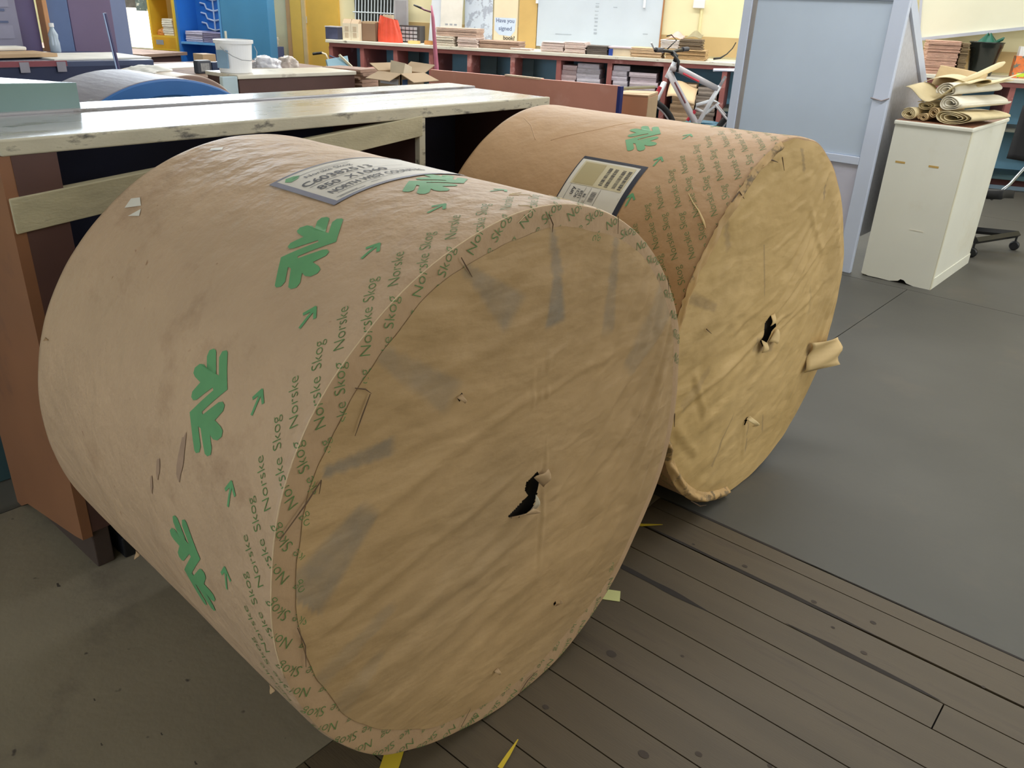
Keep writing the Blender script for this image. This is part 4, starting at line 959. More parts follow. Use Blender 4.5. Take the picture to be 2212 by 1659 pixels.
# drawer rack of small parts, tape roll, wire rack on the wall
r = wthing('drawer_rack', 'small parts rack of rows of clear drawers on the bench', 'rack', .80, .22, .93)
MB().box(-.13, .13, -.06, .08, 0, .165).build('rack_case', M('dark_rack', (74, 70, 70), .5), r)
for i in range(4):
    for j in range(5): MB().box(-.115+j*.045, -.078+j*.045, -.075, -.06, .012+i*.037, .040+i*.037).build('drawer', M('clear_drawer', (176, 176, 182), .2), r, bevel=.003)
b = MB(); b.lathe([(.055, 0), (.06, .0), (.06, .035), (.04, .035), (.04, 0), (.055, 0)], 24); o = b.build('tape_roll', M('amber_tape', (196, 142, 84), .4), loc=T(1.12, .45, .931)); tag(o, 'amber roll of packing tape on the bench', 'tape')
b = MB(); b.lathe([(.05, 0), (.065, .0), (.065, .028), (.04, .028), (.04, 0), (.05, 0)], 24); o = b.build('tape_roll', M('yellow_tape_roll', (232, 200, 130), .4), loc=T(.95, .47, .931)); tag(o, 'pale yellow roll of tape left of the amber one', 'tape')
r = wthing('wire_rack', 'white wire rack with a framed panel leaning on the wall behind the bench', 'rack', .07, .07, .93)
b = MB().box(.0, .60, .0, .01, .12, .75); b.build('dark_backing', M('dark_backing', (50, 54, 52), .7), r)
for k in range(14):
    a = .02+k*.038; MB().tube([(a, -.035, .13), (a+.035, -.035, .74)], .006, 6).build('wire', M('white_wire', (206, 216, 224), .4), r)
for z in (.27, .41, .56): MB().tube([(.0, -.04, z), (.56, -.04, z)], .007, 6).build('cross_wire', M('white_wire', (0, 0, 0)), r)
MB().box(.50, .66, -.06, -.045, .10, .44).build('panel', M('grey_panel', (178, 178, 182), .5), r)
MB().box(.52, .64, -.064, -.06, .16, .40).build('panel_inset', M('grey_inset', (160, 160, 166), .5), r)
# white boards and posters
r = wthing('poster', 'large white paper sheets propped on the bench in front of the wall', 'poster', 1.12, .10, .93)
MB().box(-.16, .19, -.02, -.012, 0, .62, mat=Matrix.Rotation(.10, 4, 'Y')).build('white_sheet', M('white_paper_blue', (224, 232, 244), .6, .04, 4), r)
MB().box(-.02, .22, -.035, -.028, .15, .75, mat=Matrix.Rotation(.03, 4, 'Y')).build('white_sheet', M('white_paper', (0, 0, 0)), r)
for k in range(3): MB().box(.04+k*.05, .07+k*.05, -.037, -.0355, .185, .20).build('grey_mark', M('grey_mark', (166, 170, 180), .6), r)
r = wthing('poster', 'blue white map like poster hanging behind the bench', 'poster', 1.485, .012, .99)
MB().box(-.15, .16, -.006, 0, 0, .75).build('map_sheet', M('map_paper', (214, 226, 242), .6, .04, 4, col2=(176, 186, 204), patch=.53, ps=9, pw=.02), r)
r = wthing('sign', 'paper sign asking Have you signed book, on the wall beside the yellow pillar', 'sign', 1.79, .012, 1.0)
MB().box(-.13, .13, -.004, 0, -.03, .55).build('sign_paper', M('sign_cream', (240, 226, 196), .6, .04), r)
b = MB()
vs = [(-.12, -.0055, .21), (-.12, -.0055, .09), (-.07, -.0055, .045), (.06, -.0055, .035), (.105, -.0055, .09), (.115, -.0055, .21)]; b.add(vs, [tuple(range(6))]); b.build('pale_blue_field', M('sign_blue', (212, 228, 250), .6), r, fix=False)
b = MB()
for txt, x, z, w, bold in (('Have you', -.105, .165, .20, .0012), ('signed', -.075, .09, .145, .0012)):
    vs, fs, wd = text_geo(txt, .055, bold, w); b.add([(x+p[0], -.0065, z+p[1]) for p in vs], fs)
b.build('sign_text', M('sign_ink_blue', (120, 134, 168), .6), r, fix=False)
b = MB(); vs, fs, wd = text_geo('book?', .055, .0012, .125); b.add([(-.02+p[0], -.0065, .0+p[1]) for p in vs], fs); b.build('sign_text', M('sign_ink_black', (84, 80, 76), .6), r, fix=False)
o = MB().box(0, .19, -.03, 0, .931, 3.59).build('trim_1', M('yellow_tan_paint', (214, 180, 112), .6, .06), loc=T(1.94, .0), rotz=ANG); struct(o)
r = wthing('whiteboard', 'large pale blue grey whiteboard with faint marks above the bench', 'whiteboard', 2.14, .014, .958)
MB().box(0, 1.27, -.025, -.002, 0, 1.1).build('board', M('whiteboard_surface', (206, 218, 230), .35, .04, 3), r)
MB().box(1.27, 1.282, -.03, -.002, 0, 1.1).build('wood_edge', M('wood_edge', (176, 124, 78), .6), r)
rnd = random.Random(12)
for k in range(9):
    z = .14+k*.035; MB().box(.60+rnd.uniform(-.006, .006), .625+rnd.uniform(0, .012), -.027, -.0255, z, z+rnd.choice([.006, .014, .018])).build('faint_mark', M('faint_grey', (176, 188, 200), .5), r, bevel=.001)
for (x, z, w) in [(.20, .12, .17), (.06, .44, .09), (.38, .455, .06), (.78, .39, .04), (1.10, .16, .05)]: MB().box(x, x+w, -.027, -.0255, z, z+.008).build('faint_mark', M('faint_grey', (0, 0, 0)), r)
for x in (-.02, 1.08):
    b = MB(); b.box(x, x+.022, -.05, -.026, .40, .60); b.build('clip', M('white_clip', (238, 242, 248), .3), r, bevel=.003)
r = wthing('power_socket', 'white power socket on cream wall above the papers, right of the whiteboard', 'socket', 3.70, .0, 1.375); MB().box(0, .11, -.04, -.001, 0, .075).build('socket_plate', mwp, r, bevel=.005)
MB().tube([(.085, -.012, 0), (.087, -.012, -.25)], .012, 8).build('conduit', M('cream_conduit', (236, 226, 176), .5), r)
b = MB(); b.tube([T(3.99, .40, .946), T(4.05, .38, .955), T(4.10, .30, .99), T(4.14, .22, 1.04), T(4.16, .16, 1.09)], [.010, .009, .006, .005, .005], 8); o = b.build('cable', m_black, smooth=True); tag(o, 'thick dark cable curling up from the bench top behind the screen', 'cable')
# cream wall, socket, small blue cupboard, yellow door
r = wthing('power_socket', 'pale grey socket box on the cream wall between blue locker and yellow door', 'socket', -1.09, .0, 1.135); MB().box(0, .09, -.05, -.001, 0, .09).build('socket_plate', M('grey_cream_plastic', (206, 202, 180), .5), r, bevel=.004)
b = MB(); b.lathe([(0, .0), (.016, 0), (.016, .012), (0, .012)], 16, mat=Matrix.Translation((.055, -.05, .05)) @ Matrix.Rotation(PI/2, 4, 'X')); b.build('socket_hole', m_black, r)
MB().tube([(.055, -.02, .09), (.055, -.02, .5)], .01, 8).build('conduit', M('grey_cream_plastic', (0, 0, 0)), r)
r = wthing('cupboard', 'low dark blue cupboard with papers on top left of the yellow door', 'cabinet', -1.16, .45, 0); MB().box(0, .30, 0, .40, 0, .80).build('body', M('steel_blue', (84, 96, 140), .5, .06), r, bevel=.004)
MB().box(.24, .28, -.006, 0, .74, .755).build('label_plate', M('pale_lid', (0, 0, 0)), r)
bundle('newspaper_stack', 'white papers piled on the low dark blue cupboard', 'newspapers', -1.15, -.89, .10, .40, .801, .90, (224, 220, 204), 77, layers=6)
o = MB().box(0, .055, -.05, 0, 0, 2.1).build('trim_2', M('orange_wood_trim', (206, 164, 116), .5, .06), loc=T(-.80, 0), rotz=ANG); struct(o)
r = MB().box(0, .14, -.06, 0, 0, 2.1).build('trim_3', M('yellow_paint', (232, 192, 92), .5, .05), loc=T(-.74, 0), rotz=ANG); struct(r)
d = MB().box(0, .40, -.04, 0, 0, 2.05).build('door_1', M('yellow_door_paint', (224, 182, 82), .45, .06), loc=T(-.55, 0), rotz=ANG); struct(d)
MB().box(-.045, 0, -.065, 0, 0, 2.05).build('door_jamb', M('tan_jamb', (214, 190, 140), .5), d)
MB().box(-.012, .008, -.055, -.03, 1.06, 1.13).build('door_hinge', M('hinge_grey', (200, 196, 180), .4), d)
# blue locker with graffiti on the open side
r = wthing('locker', 'tall blue metal locker with silver drawn arrows and newspapers on its shelf', 'locker', -1.85, .60, 0)
m_blue = M('bright_blue_metal', (42, 112, 196), .4, .08, 3); m_blue2 = M('mid_blue_metal', (70, 138, 186), .4, .08, 2)
MB().box(0, .58, .32, .34, 0, 1.95).build('back_panel', m_blue, r)
MB().box(0, .03, 0, .32, 0, 1.95).build('side_panel', m_blue, r); MB().box(.555, .58, 0, .34, 0, 1.95).build('side_panel', M('edge_blue', (92, 160, 224), .4), r)
for z in (.33, .80): MB().box(.03, .555, 0, .32, z, z+.022).build('shelf', M('edge_blue', (0, 0, 0)), r)
MB().box(.03, .555, .05, .32, 0, .33).build('lower_box', M('navy_case', (0, 0, 0)), r)
def scr(pts, nm='drawn_mark'):
    MB().tube([(x, .312, z) for x, z in pts], .010, 6).build(nm, M('silver_paint', (190, 206, 226), .4), r)
for z in (.96, 1.06, 1.16, 1.27):
    scr([(.10, z+.06), (.16, z+.05), (.18, z), (.27, z-.02), (.36, z), (.38, z+.04), (.44, z+.045)])
scr([(.27, .93), (.27, 1.5)])
bundle('newspaper_stack', 'lilac newspapers in the left of the blue locker shelf', 'newspapers', -1.78, -1.56, .32, .56, .823, .935, (188, 184, 206), 88, layers=6)
bundle('newspaper_stack', 'dark lilac newspapers in the right of the blue locker shelf', 'newspapers', -1.55, -1.31, .32, .56, .823, .93, (132, 126, 156), 89, layers=6)
r = wthing('steel_cupboard', 'wide mid blue steel cupboard standing right of the open blue locker', 'cupboard', -1.265, .60, 0)
MB().box(0, .585, 0, .14, .62, 1.95).build('door_panel', m_blue2, r, bevel=.003); MB().box(0, .585, .02, .14, 0, .62).build('lower_panel', M('dark_steel', (96, 102, 120), .5), r)
MB().box(.03, .055, -.012, 0, .88, .955).build('handle_plate', M('cream_plate', (226, 226, 214), .4), r, bevel=.004)
# yellow shelf unit and bright paper in front of window
r = wthing('shelf_unit', 'yellow shelf unit with boxes and papers in strong window light', 'shelf', -2.42, .35, 0)
m_yel = M('yellow_shelf_paint', (246, 200, 60), .5, .06); m_yel2 = M('pale_yellow_board', (250, 226, 150), .5, .04)
for x in (0, .33): MB().box(x, x+.025, 0, .30, 0, 1.9).build('upright', m_yel, r)
for z in (.55, .70, .84, 1.30): MB().box(.025, .33, 0, .30, z, z+.018).build('shelf_board', m_yel, r)
MB().box(0, .355, .30, .31, 0, 1.9).build('back_board', m_yel2, r)
MB().box(.025, .33, 0, .012, .718, .84).build('drawer_front', M('deep_yellow', (238, 178, 40), .5), r)
MB().box(.06, .16, -.003, 0, .76, .81).build('label_plate', M('grey_mark', (0, 0, 0)), r)
MB().tube([(.02, .29, 1.32), (.33, .29, 1.20)], .014, 4).build('brace', m_yel2, r)
bundle('newspaper_stack', 'white papers stacked on the yellow shelf unit', 'newspapers', -2.26, -2.12, .12, .33, .859, 1.04, (244, 240, 226), 93, layers=8)
bag('cloth_bundle', 'orange cloth bundle on the left of the yellow shelf', 'cloth', T(-2.325, .25, .86), (.055, .06, .04), M('orange_cloth', (232, 160, 90), .7), 4)
wn = MB().box(0, .47, -.03, 0, .0, .05).build('window_5', M('window_frame_paint', (225, 222, 210)), loc=T(-3.03, .0, .64), rotz=ANG); struct(wn)
MB().box(0, .03, -.04, 0, .05, .62).build('frame_side', M('window_frame_paint', (0, 0, 0)), wn); MB().box(.44, .47, -.04, 0, .05, .62).build('frame_side', M('window_frame_paint', (0, 0, 0)), wn)
MB().box(.03, .44, -.012, -.004, .05, 1.3).build('window_pane', M('blown_out_daylight', (255, 250, 238), .4, .01, emit=2.6), wn)
r = wthing('poster', 'dark and slate poster hanging in front of the blown out window beside the yellow shelf', 'poster', -3.03, .05, 1.13)
MB().box(.02, .20, -.005, .01, 0, .75).build('dark_sheet', M('dark_poster', (112, 110, 112), .5, .3, 14), r)
MB().box(.20, .45, -.005, .01, -.03, .75).build('slate_sheet', M('slate_poster', (110, 130, 140), .5, .3, 12, col2=(230, 236, 236), patch=.56, ps=14), r)
# low brown bench along the far wall
r = wthing('low_bench', 'low brown worktop along the far wall under the yellow shelf', 'bench', -3.9, 1.5, 0)
MB().box(0, 2.3, 0, .7, .70, .73).build('worktop', m_browntop, r); MB().box(.05, 2.25, .05, .65, 0, .70).build('body', m_darkpaint, r)
for a, bb, c, s_, lb in [(-2.55, 1.25, (250, 246, 238), (.04, .04, .04), 'bright white round lamp globe on the low brown worktop'), (-2.85, 1.2, (160, 190, 214), (.03, .03, .035), 'pale blue cup on the low brown worktop')]:
    bag('lamp_globe' if c[0] > 200 else 'cup', lb, 'lamp' if c[0] > 200 else 'cup', T(a, bb, .73), s_, M('obj_%d' % c[0], c, .3), 1)

# ---------------------------------------------------------------- tipped table panel, pole, cardboard box
r = thing('table', 'tipped red brown tabletop standing on edge behind the farther reel', 'tabletop', (-5.079, 4.85, 0), math.atan2(0, 1))
b = MB(); b.hexa([(0, 0, 0), (1.82, 0, 0), (1.82, .03, 0), (0, .03, 0), (0, 0, .835), (1.82, 0, .866), (1.82, .03, .866), (0, .03, .835)])
b.build('tabletop', M('pinkish_laminate', (202, 140, 122), .4, .08, 3, col2=(214, 162, 148), patch=.55, ps=2.5, pw=.2, speck=(222, 170, 140), speckamt=.76, specks=14), r, bevel=.002)
MB().box(1.82, 1.845, -.002, .032, 0, .862).build('blue_edge', M('navy_edge', (36, 44, 106), .4), r)
MB().box(.80, 1.15, -.003, .033, .849, .860).build('chipped_edge', M('cream_chip', (226, 196, 170), .6), r)
r = wthing('pole', 'pinkish red metal pole with black flattened hook rising from behind the tipped tabletop', 'pole', 1.586, 1.4, 0)
MB().tube([(.05, 0, 0), (0, 0, .78), (-.036, 0, 1.20), (-.050, 0, 1.30)], [.028, .022, .016, .008], 8).build('shaft', M('pink_red_metal', (180, 104, 128), .35, .08, 6), r, smooth=True)
MB().tube([(-.045, 0, 1.245), (-.12, 0, 1.262), (-.15, 0, 1.278)], [.008, .007, .010], 8).build('arm', M('dark_rose_metal', (120, 76, 92), .4), r, smooth=True)
MB().tube([(-.15, 0, 1.276), (-.22, 0, 1.298)], [.016, .012], 8, flat=.6).build('hook', m_black, r, smooth=True)
r = thing('cardboard_box', 'closed brown cardboard box beside the bicycle wheel', 'box', (-3.62, 5.36, 0), .35)
MB().box(0, .25, 0, .36, .0, .75).build('carton', M('cardboard_brown', (168, 124, 94), .75, .07, 5), r, bevel=.004)
MB().box(.25, .253, .004, .356, .02, .745).build('carton_side', M('cardboard', (0, 0, 0)), r)
b = MB(); b.hexa([(.0, .0, .752), (.25, .0, .752), (.25, .36, .752), (0, .36, .752), (.0, -.01, .762), (.25, -.01, .765), (.25, .36, .768), (0, .36, .76)]); b.build('lid_flap', M('cardboard_flap', (0, 0, 0)), r)
o = MB().tube([(-3.66, 5.40, .790), (-3.44, 5.62, .812)], .012, 6).build('wooden_stick', M('grey_green_stick', (150, 146, 120), .6)); tag(o, 'grey green stick lying across the closed cardboard box', 'stick')
# handlebar of a trolley beside the yellow door
r = wthing('trolley', 'hand trolley with cream bent frame and dark grip in front of the yellow door', 'trolley', 0, 1.0)
MB().tube([(.21, 0, 0), (.205, 0, .66), (.245, 0, .76), (.215, 0, .81), (.17, 0, .822)], .010, 8).build('bent_frame', M('cream_frame', (222, 204, 176), .4), r, smooth=True)
MB().tube([(.175, 0, .822), (.07, 0, .806)], .013, 8).build('grip', m_black, r, smooth=True)
MB().tube([(.38, 0, 0), (.40, 0, .66), (.36, 0, .77), (.255, 0, .80)], .009, 8).build('second_tube', M('navy_tube', (60, 60, 96), .4), r, smooth=True)
MB().lathe([(0, -.012), (.05, -.012), (.06, 0), (.05, .012), (0, .012)], 20, mat=Matrix.Translation((.21, 0, .06)) @ Matrix.Rotation(PI/2, 4, 'X')).build('wheel', m_black, r)
bag('pink_sack', 'pale pink sack inside the first compartment of the red shelving bench', 'sack', T(.30, .70, .0), (.12, .09, .40), M('pale_pink_cloth', (216, 184, 188), .7, .08), 6)
o = MB().box(-.20, .20, -.12, .12, 0, .55).build('crate', M('grey_crate', (0, 0, 0)), loc=T(.9, 1.05), rotz=ANG); tag(o, 'low crate on the floor in front of the red shelving bench', 'crate')
bundle('newspaper_stack', 'reddish brown newspapers piled on the low crate before the shelving bench', 'newspapers', .72, 1.08, .95, 1.16, .551, .72, (164, 116, 104), 97, layers=9, jit=.02)

# ---------------------------------------------------------------- bicycle
def bicycle():
    r = wthing('bicycle', 'white and red mountain bicycle leaning by the shelving bench', 'bicycle', 0, 1.5)
    mwm = M('bike_white', (232, 236, 242), .3); mgr = M('bike_grey', (176, 172, 176), .3); mrd = M('bike_red', (200, 60, 76), .35); tyre = M('tyre_black', (30, 30, 32), .7)
    def ring(nm, c, R_, r_, m_, tilt=0):
        b = MB(); pts = [(c[0]+R_*math.cos(2*PI*k/40)*math.cos(tilt), R_*math.cos(2*PI*k/40)*math.sin(tilt), c[1]+R_*math.sin(2*PI*k/40)) for k in range(40)]
        b.tube(pts, r_, 8, closed=True); b.build(nm, m_, r, smooth=True)
    fw = (3.53, .335); rw = (4.48, .335)
    for w, tl in ((fw, .25), (rw, 0)):
        ring('tyre', w, .312, .024, tyre, tl); ring('rim', w, .283, .008, mgr, tl)
        b = MB()
        for k in range(16): t = 2*PI*k/16; b.tube([(w[0], 0, w[1]), (w[0]+.28*math.cos(t)*math.cos(tl), .28*math.cos(t)*math.sin(tl), w[1]+.28*math.sin(t))], .0012, 4)
        b.build('spokes', mgr, r)
        MB().tube([(w[0], -.05, w[1]), (w[0], .05, w[1])], .02, 10).build('hub', m_black, r)
    MB().tube([(3.715, 0, .828), (3.768, 0, .955)], .020, 10).build('head_tube', mwm, r, smooth=True)
    for s_ in (-.055, .055): MB().tube([(3.70, s_*.6, .79), (3.655, s_, .66), (3.53, s_, .335)], [.020, .018, .013], 10).build('fork_leg', mwm, r, smooth=True)
    MB().tube([(3.68, -.07, .76), (3.64, -.07, .66)], .016, 8).build('red_fender', mrd, r)
    MB().tube([(3.735, 0, .905), (3.80, 0, .905), (4.15, 0, .765)], [.026, .030, .024], 10).build('top_tube', mgr, r, smooth=True)
    MB().tube([(3.85, -.031, .872), (3.99, -.029, .816)], .008, 6).build('red_stripe', mrd, r)
    MB().tube([(3.73, 0, .87), (3.99, 0, .50), (4.07, 0, .37)], [.028, .028, .026], 10).build('down_tube', mgr, r, smooth=True)
    MB().tube([(3.79, -.028, .80), (3.90, -.028, .64)], .007, 6).build('red_stripe', M('bike_dark_red', (110, 50, 58), .4), r)
    MB().tube([(4.195, 0, .868), (4.16, 0, .79)], .012, 8).build('seat_post', mgr, r, smooth=True)
    MB().tube([(4.16, 0, .79), (4.10, 0, .66), (4.0, 0, .42)], [.018, .020, .018], 10).build('seat_tube', mwm, r, smooth=True)
    MB().tube([(4.10, 0, .67), (3.99, 0, .63), (3.985, 0, .60), (4.08, 0, .57), (4.17, 0, .66), (4.10, 0, .68)], .013, 8).build('suspension_link', mwm, r, smooth=True)
    MB().tube([(3.985, 0, .58), (3.93, 0, .50)], .016, 10).build('shock_absorber', mrd, r)
    for s_ in (-.05, .05):
        MB().tube([(4.07, s_, .37), (4.48, s_, .335)], .010, 8).build('chain_stay', mwm, r); MB().tube([(4.15, s_, .64), (4.48, s_, .335)], .009, 8).build('seat_stay', mgr, r)
    b = MB(); b.lathe([(0, -.01), (.05, -.01), (.065, -.004), (.065, .004), (.05, .01), (0, .01)], 24, mat=Matrix.Translation((4.07, -.07, .37)) @ Matrix.Rotation(PI/2, 4, 'X')); b.build('chainring', mgr, r)
    MB().tube([(4.07, -.09, .37), (4.15, -.09, .24)], .010, 6).build('crank', m_black, r)
    # saddle
    b = MB()
    b.grid(lambda u, v: Vector((4.09+.22*u, (.02+.055*u**1.6)*math.cos(PI*v)*1.0, .905+.018*math.sin(PI*v)+.012*u)), 10, 8); b.grid(lambda u, v: Vector((4.09+.22*u, (.02+.055*u**1.6)*(2*v-1), .900+.010*u)), 10, 4)
    b.build('saddle', M('grey_white_saddle', (196, 202, 220), .5), r, smooth=True)
    # handlebar, stem, grips, levers: bar runs across the frame
    MB().tube([(3.768, 0, .955), (3.775, 0, 1.0), (3.735, 0, 1.025)], .020, 8).build('stem', m_black, r, smooth=True)
    d = Vector((.35, 1.0, .0)).normalized()
    c = Vector((3.735, 0, 1.03))
    MB().tube([c-d*.30+Vector((0, 0, .02)), c-d*.10+Vector((0, 0, .01)), c, c+d*.10+Vector((0, 0, .01)), c+d*.30+Vector((0, 0, .02))], .014, 8).build('handlebar', m_black, r, smooth=True)
    for s_ in (-1, 1): MB().tube([c+d*s_*.29+Vector((0, 0, .02)), c+d*s_*.19+Vector((0, 0, .018))], .019, 10).build('grip', M('grip_grey', (70, 70, 76), .6), r)
    MB().tube([c-d*.16, c-d*.22+Vector((-.05, 0, .03)), c-d*.25+Vector((-.06, 0, .07))], .008, 6).build('brake_lever', M('lever_silver', (196, 200, 206), .3), r)
    MB().tube([c-d*.05+Vector((-.02, 0, .02)), c+Vector((.02, .05, .09)), c+Vector((-.02, 0, .13)), c+Vector((-.05, -.05, .12))], .005, 6).build('cable', m_black, r, smooth=True)
    MB().tube([(3.75, -.01, 1.02), (3.80, -.02, .96), (3.80, -.02, .88)], .014, 6).build('cable_bundle', m_black, r, smooth=True)
bicycle()
b = MB(); b.lathe([(0, 0), (.13, 0), (.15, .30), (.16, .31), (.15, .32), (.13, .30), (.12, .02), (0, .02)], 28); o = b.build('bucket', M('teal_plastic', (70, 110, 130), .4), loc=T(4.02, 1.0, 0.12)); 
tag(o, 'teal plastic tub on a stool behind the bicycle frame', 'bucket'); o2 = MB().box(-.14, .14, -.14, .14, 0, .12).build('stool', m_black, loc=T(4.02, 1.0, 0), rotz=ANG); tag(o2, 'low black stool under the teal plastic tub', 'stool')

# ---------------------------------------------------------------- grey A-frame screen
def screen():
    r = thing('display_screen', 'tall pale blue grey panelled A frame screen standing right of the farther reel', 'screen', (-2.365, 4.72, 0))
    mg = M('pale_blue_grey_paint', (204, 212, 230), .45, .04, 3, .0004, 30); mg2 = M('blue_grey_panel_paint', (194, 207, 224), .4, .05, 2)
    w = .905; H = 2.0
    def R_(nm, x0, x1, z0, z1, y0=0, y1=.035, m_=mg): return MB().box(x0, x1, y0, y1, z0, z1).build(nm, m_, r, bevel=.003)
    R_('stile', 0, .052, 0, H); R_('stile', w-.082, w, 0, H)
    R_('top_rail', .052, w-.082, 1.425, 1.50); R_('middle_rail', .052, w-.082, .602, .645); R_('bottom_rail', .052, w-.082, .19, .215)
    R_('top_panel', .052, w-.082, 1.50, H, .012, .024, mg2)
    R_('panel', .052, w-.082, .645, 1.425, .014, .026, mg2); R_('lower_panel', .052, w-.082, .215, .602, .014, .026, M('lilac_grey_panel', (202, 200, 214), .45, .05, 3))
    R_('shadow_groove', .052, .080, .645, 1.425, .008, .014, M('taupe_groove', (152, 146, 142), .6))
    # side frames: sloping beam down to a short rear leg, with infill board
    for x in (w-.035, 0):
        b = MB(); b.hexa([(x, .036, 1.40), (x+.035, .036, 1.40), (x+.035, .74, .85), (x, .74, .85), (x, .036, 1.49), (x+.035, .036, 1.49), (x+.035, .78, .90), (x, .78, .90)]); b.build('sloping_beam', mg, r)
        MB().box(x, x+.035, .70, .74, 0, .88).build('rear_leg', mg, r)
        b = MB(); b.prism([(.036, .20), (.70, .20), (.70, .90), (.036, 1.42)], 0, .008, mat=Matrix(((0, 1, 0, x+.012), (1, 0, 0, 0), (0, 0, 1, 0), (0, 0, 0, 1)))); b.build('side_infill', M('speckled_grey_board', (190, 190, 196), .6, .08, 60), r)
    MB().tube([(w-.09, -.002, .955), (w-.03, -.008, .945), (w+.004, .0, .96)], .004, 6).build('hook', M('hook_brown', (150, 140, 142), .4), r)
    MB().box(.035, w-.035, .70, .72, .50, .54).build('rear_rail', mg, r)
screen()

# ---------------------------------------------------------------- cream cabinet with rolled paper bundles
def cream_cabinet():
    r = thing('cabinet', 'small cream painted wooden cabinet with chipped base carrying rolled kraft bundles', 'cabinet', (-1.405, 4.75, 0))
    mc = M('cream_cabinet_paint', (228, 226, 212), .45, .05, 2, .0004, 20, col2=(216, 208, 184), patch=.56, ps=1.5, pw=.2, speck=(190, 170, 130), speckamt=.79, specks=14)
    w, d, h = .375, .78, .858
    # front board with chipped bottom edge
    poly = [(0, h-.024), (0, .012), (.04, .004), (.10, .004), (.16, .002), (.205, .012), (.215, .024), (.235, .022), (.25, .008), (.29, .0), (w, 0), (w, h-.024)]
    b = MB(); b.prism([(x, z) for x, z in poly], 0, .018); b.build('front_panel', mc, r)
    MB().box(0.0, .018, .018, d, .0, h-.024).build('side_panel', mc, r); MB().box(w-.018, w, .018, d, .02, h-.024).build('side_panel', mc, r)
    MB().box(.018, w-.018, d-.018, d, .0, h-.024).build('back_panel', mc, r)
    MB().box(w, w+.004, .0, .022, .0, h-.024).build('corner_strip', M('cream_strip', (214, 208, 184), .5), r); MB().box(w, w+.005, .022, d, .0, .06).build('base_strip', mc, r)
    MB().box(-.006, w+.008, -.010, d+.004, h-.024, h-.002).build('cabinet_top', mc, r, bevel=.006)
    MB().box(.0, w, .004, d-.004, h-.002, h).build('brown_top_sheet', M('brown_top', (140, 96, 72), .5), r)
    for x, ww in ((.045, .05), (.215, .05)): MB().box(x, x+ww, -.0012, 0, .640, .650).build('rust_mark', M('rust_brown', (196, 160, 90), .6, .1), r)
    MB().box(.20, .27, -.0012, 0, .30, .306).build('paint_chip', M('paint_chip', (232, 226, 208), .5), r)
cream_cabinet()
def kraft_roll(label, x, y, z, ra, rb, L, dirx, diry, mat, turns=2.6, rise=0, seed=0, sag=0):
    """flattened spiral roll of paper, open end facing the camera"""
    b = MB(); n = 64; d = Vector((dirx, diry, rise)).normalized(); side = Vector((d.y, -d.x, 0)).normalized(); up = side.cross(d); up.normalize()
    if up.z < 0: up = -up
    rnd = random.Random(seed)
    m_ = 10; pts = []
    for i in range(m_+1):
        t = i/m_; row = []
        for k in range(n+1):
            a = 2*PI*turns*k/n; f = .30+.70*k/n
            wob = 1+.07*math.sin(3*a+seed)+.05*noise.noise(Vector((t*3, k*.2, seed)))
            c = Vector((x, y, z+rb))+d*(L*t)+Vector((0, 0, sag*math.sin(PI*t)))
            flare = 1+.25*t*t
            p = c+side*(ra*f*math.cos(a)*wob*flare)+up*(rb*f*math.sin(a)*wob*(1-.25*t))
            row.append(p)
        pts.append(row)
    for row in pts: b.v += [tuple(Vector((p.x, p.y, max(p.z, .8595)))) for p in row]
    for i in range(m_):
        for k in range(n): q0 = i*(n+1)+k; b.f.append((q0, q0+1, q0+n+2, q0+n+1)); b.mi.append(0)
    o = b.build('kraft_paper_roll', mat, smooth=True, thick=.003); tag(o, label, 'paper roll', 'kraft paper rolls piled on the cream cabinet'); return o
mk = M('cream_kraft_paper', (218, 200, 156), .65, .08, 10, .002, 40); mkw = M('white_lined_roll', (236, 228, 208), .6, .06, 10, .002, 40); mkb = M('brown_cream_roll', (196, 168, 122), .65, .1, 12, .002, 40)
kraft_roll('large flattened roll at the front right corner of the cream cabinet', -1.145, 4.77, .860, .098, .034, .42, .16, .98, mk, 3.2, .0, 1)
kraft_roll('white lined roll lying above the large front roll', -1.175, 4.79, .925, .062, .036, .42, .30, .95, mkw, 3.0, .02, 2)
kraft_roll('white lined roll at the top of the pile on the cream cabinet', -1.215, 4.83, .985, .058, .034, .40, .30, .95, mkw, 2.6, .03, 3)
kraft_roll('tight roll at the front left corner of the cream cabinet', -1.36, 4.78, .860, .040, .030, .38, .10, .99, mk, 3.4, 0, 4)
kraft_roll('thin brown roll second from the left on the cream cabinet', -1.285, 4.785, .860, .026, .020, .36, .08, .99, mkb, 2.6, 0, 5)
kraft_roll('small loose roll in the middle of the bottom row on the cabinet', -1.245, 4.80, .880, .028, .026, .34, .10, .99, mkb, 2.4, 0, 6)
kraft_roll('small cream roll lying over the two thin brown rolls', -1.30, 4.83, .912, .05, .022, .36, .12, .98, mk, 2.4, 0, 7)
def drape(label, fn, mat, nm='kraft_paper_sheet'):
    b = MB(); b.grid(fn, 24, 14); o = b.build(nm, mat, smooth=True, thick=.003); tag(o, label, 'paper', 'kraft paper sheets piled on the cream cabinet'); return o
drape('folded kraft sheet bundle curling over the left of the pile', lambda u, v: Vector((-1.41+.05*math.sin(v*3)+.30*u, 4.80+.36*v, .965+.055*math.cos(u*PI*2.2)*(1-u*.6)+.075*u+.02*math.sin(v*4))), mk)
drape('broad kraft sheet lying across the top of the pile', lambda u, v: Vector((-1.36+.36*u+.02*v, 4.92+.36*v, 1.045+.035*u+.02*math.sin(u*6+v)+.012*v)), mk)
drape('upright flap of kraft sheet at the back left of the pile', lambda u, v: Vector((-1.37+.25*u, 5.10+.10*v+.02*math.sin(u*4), 1.02+.10*v-.03*u*v)), mkb)
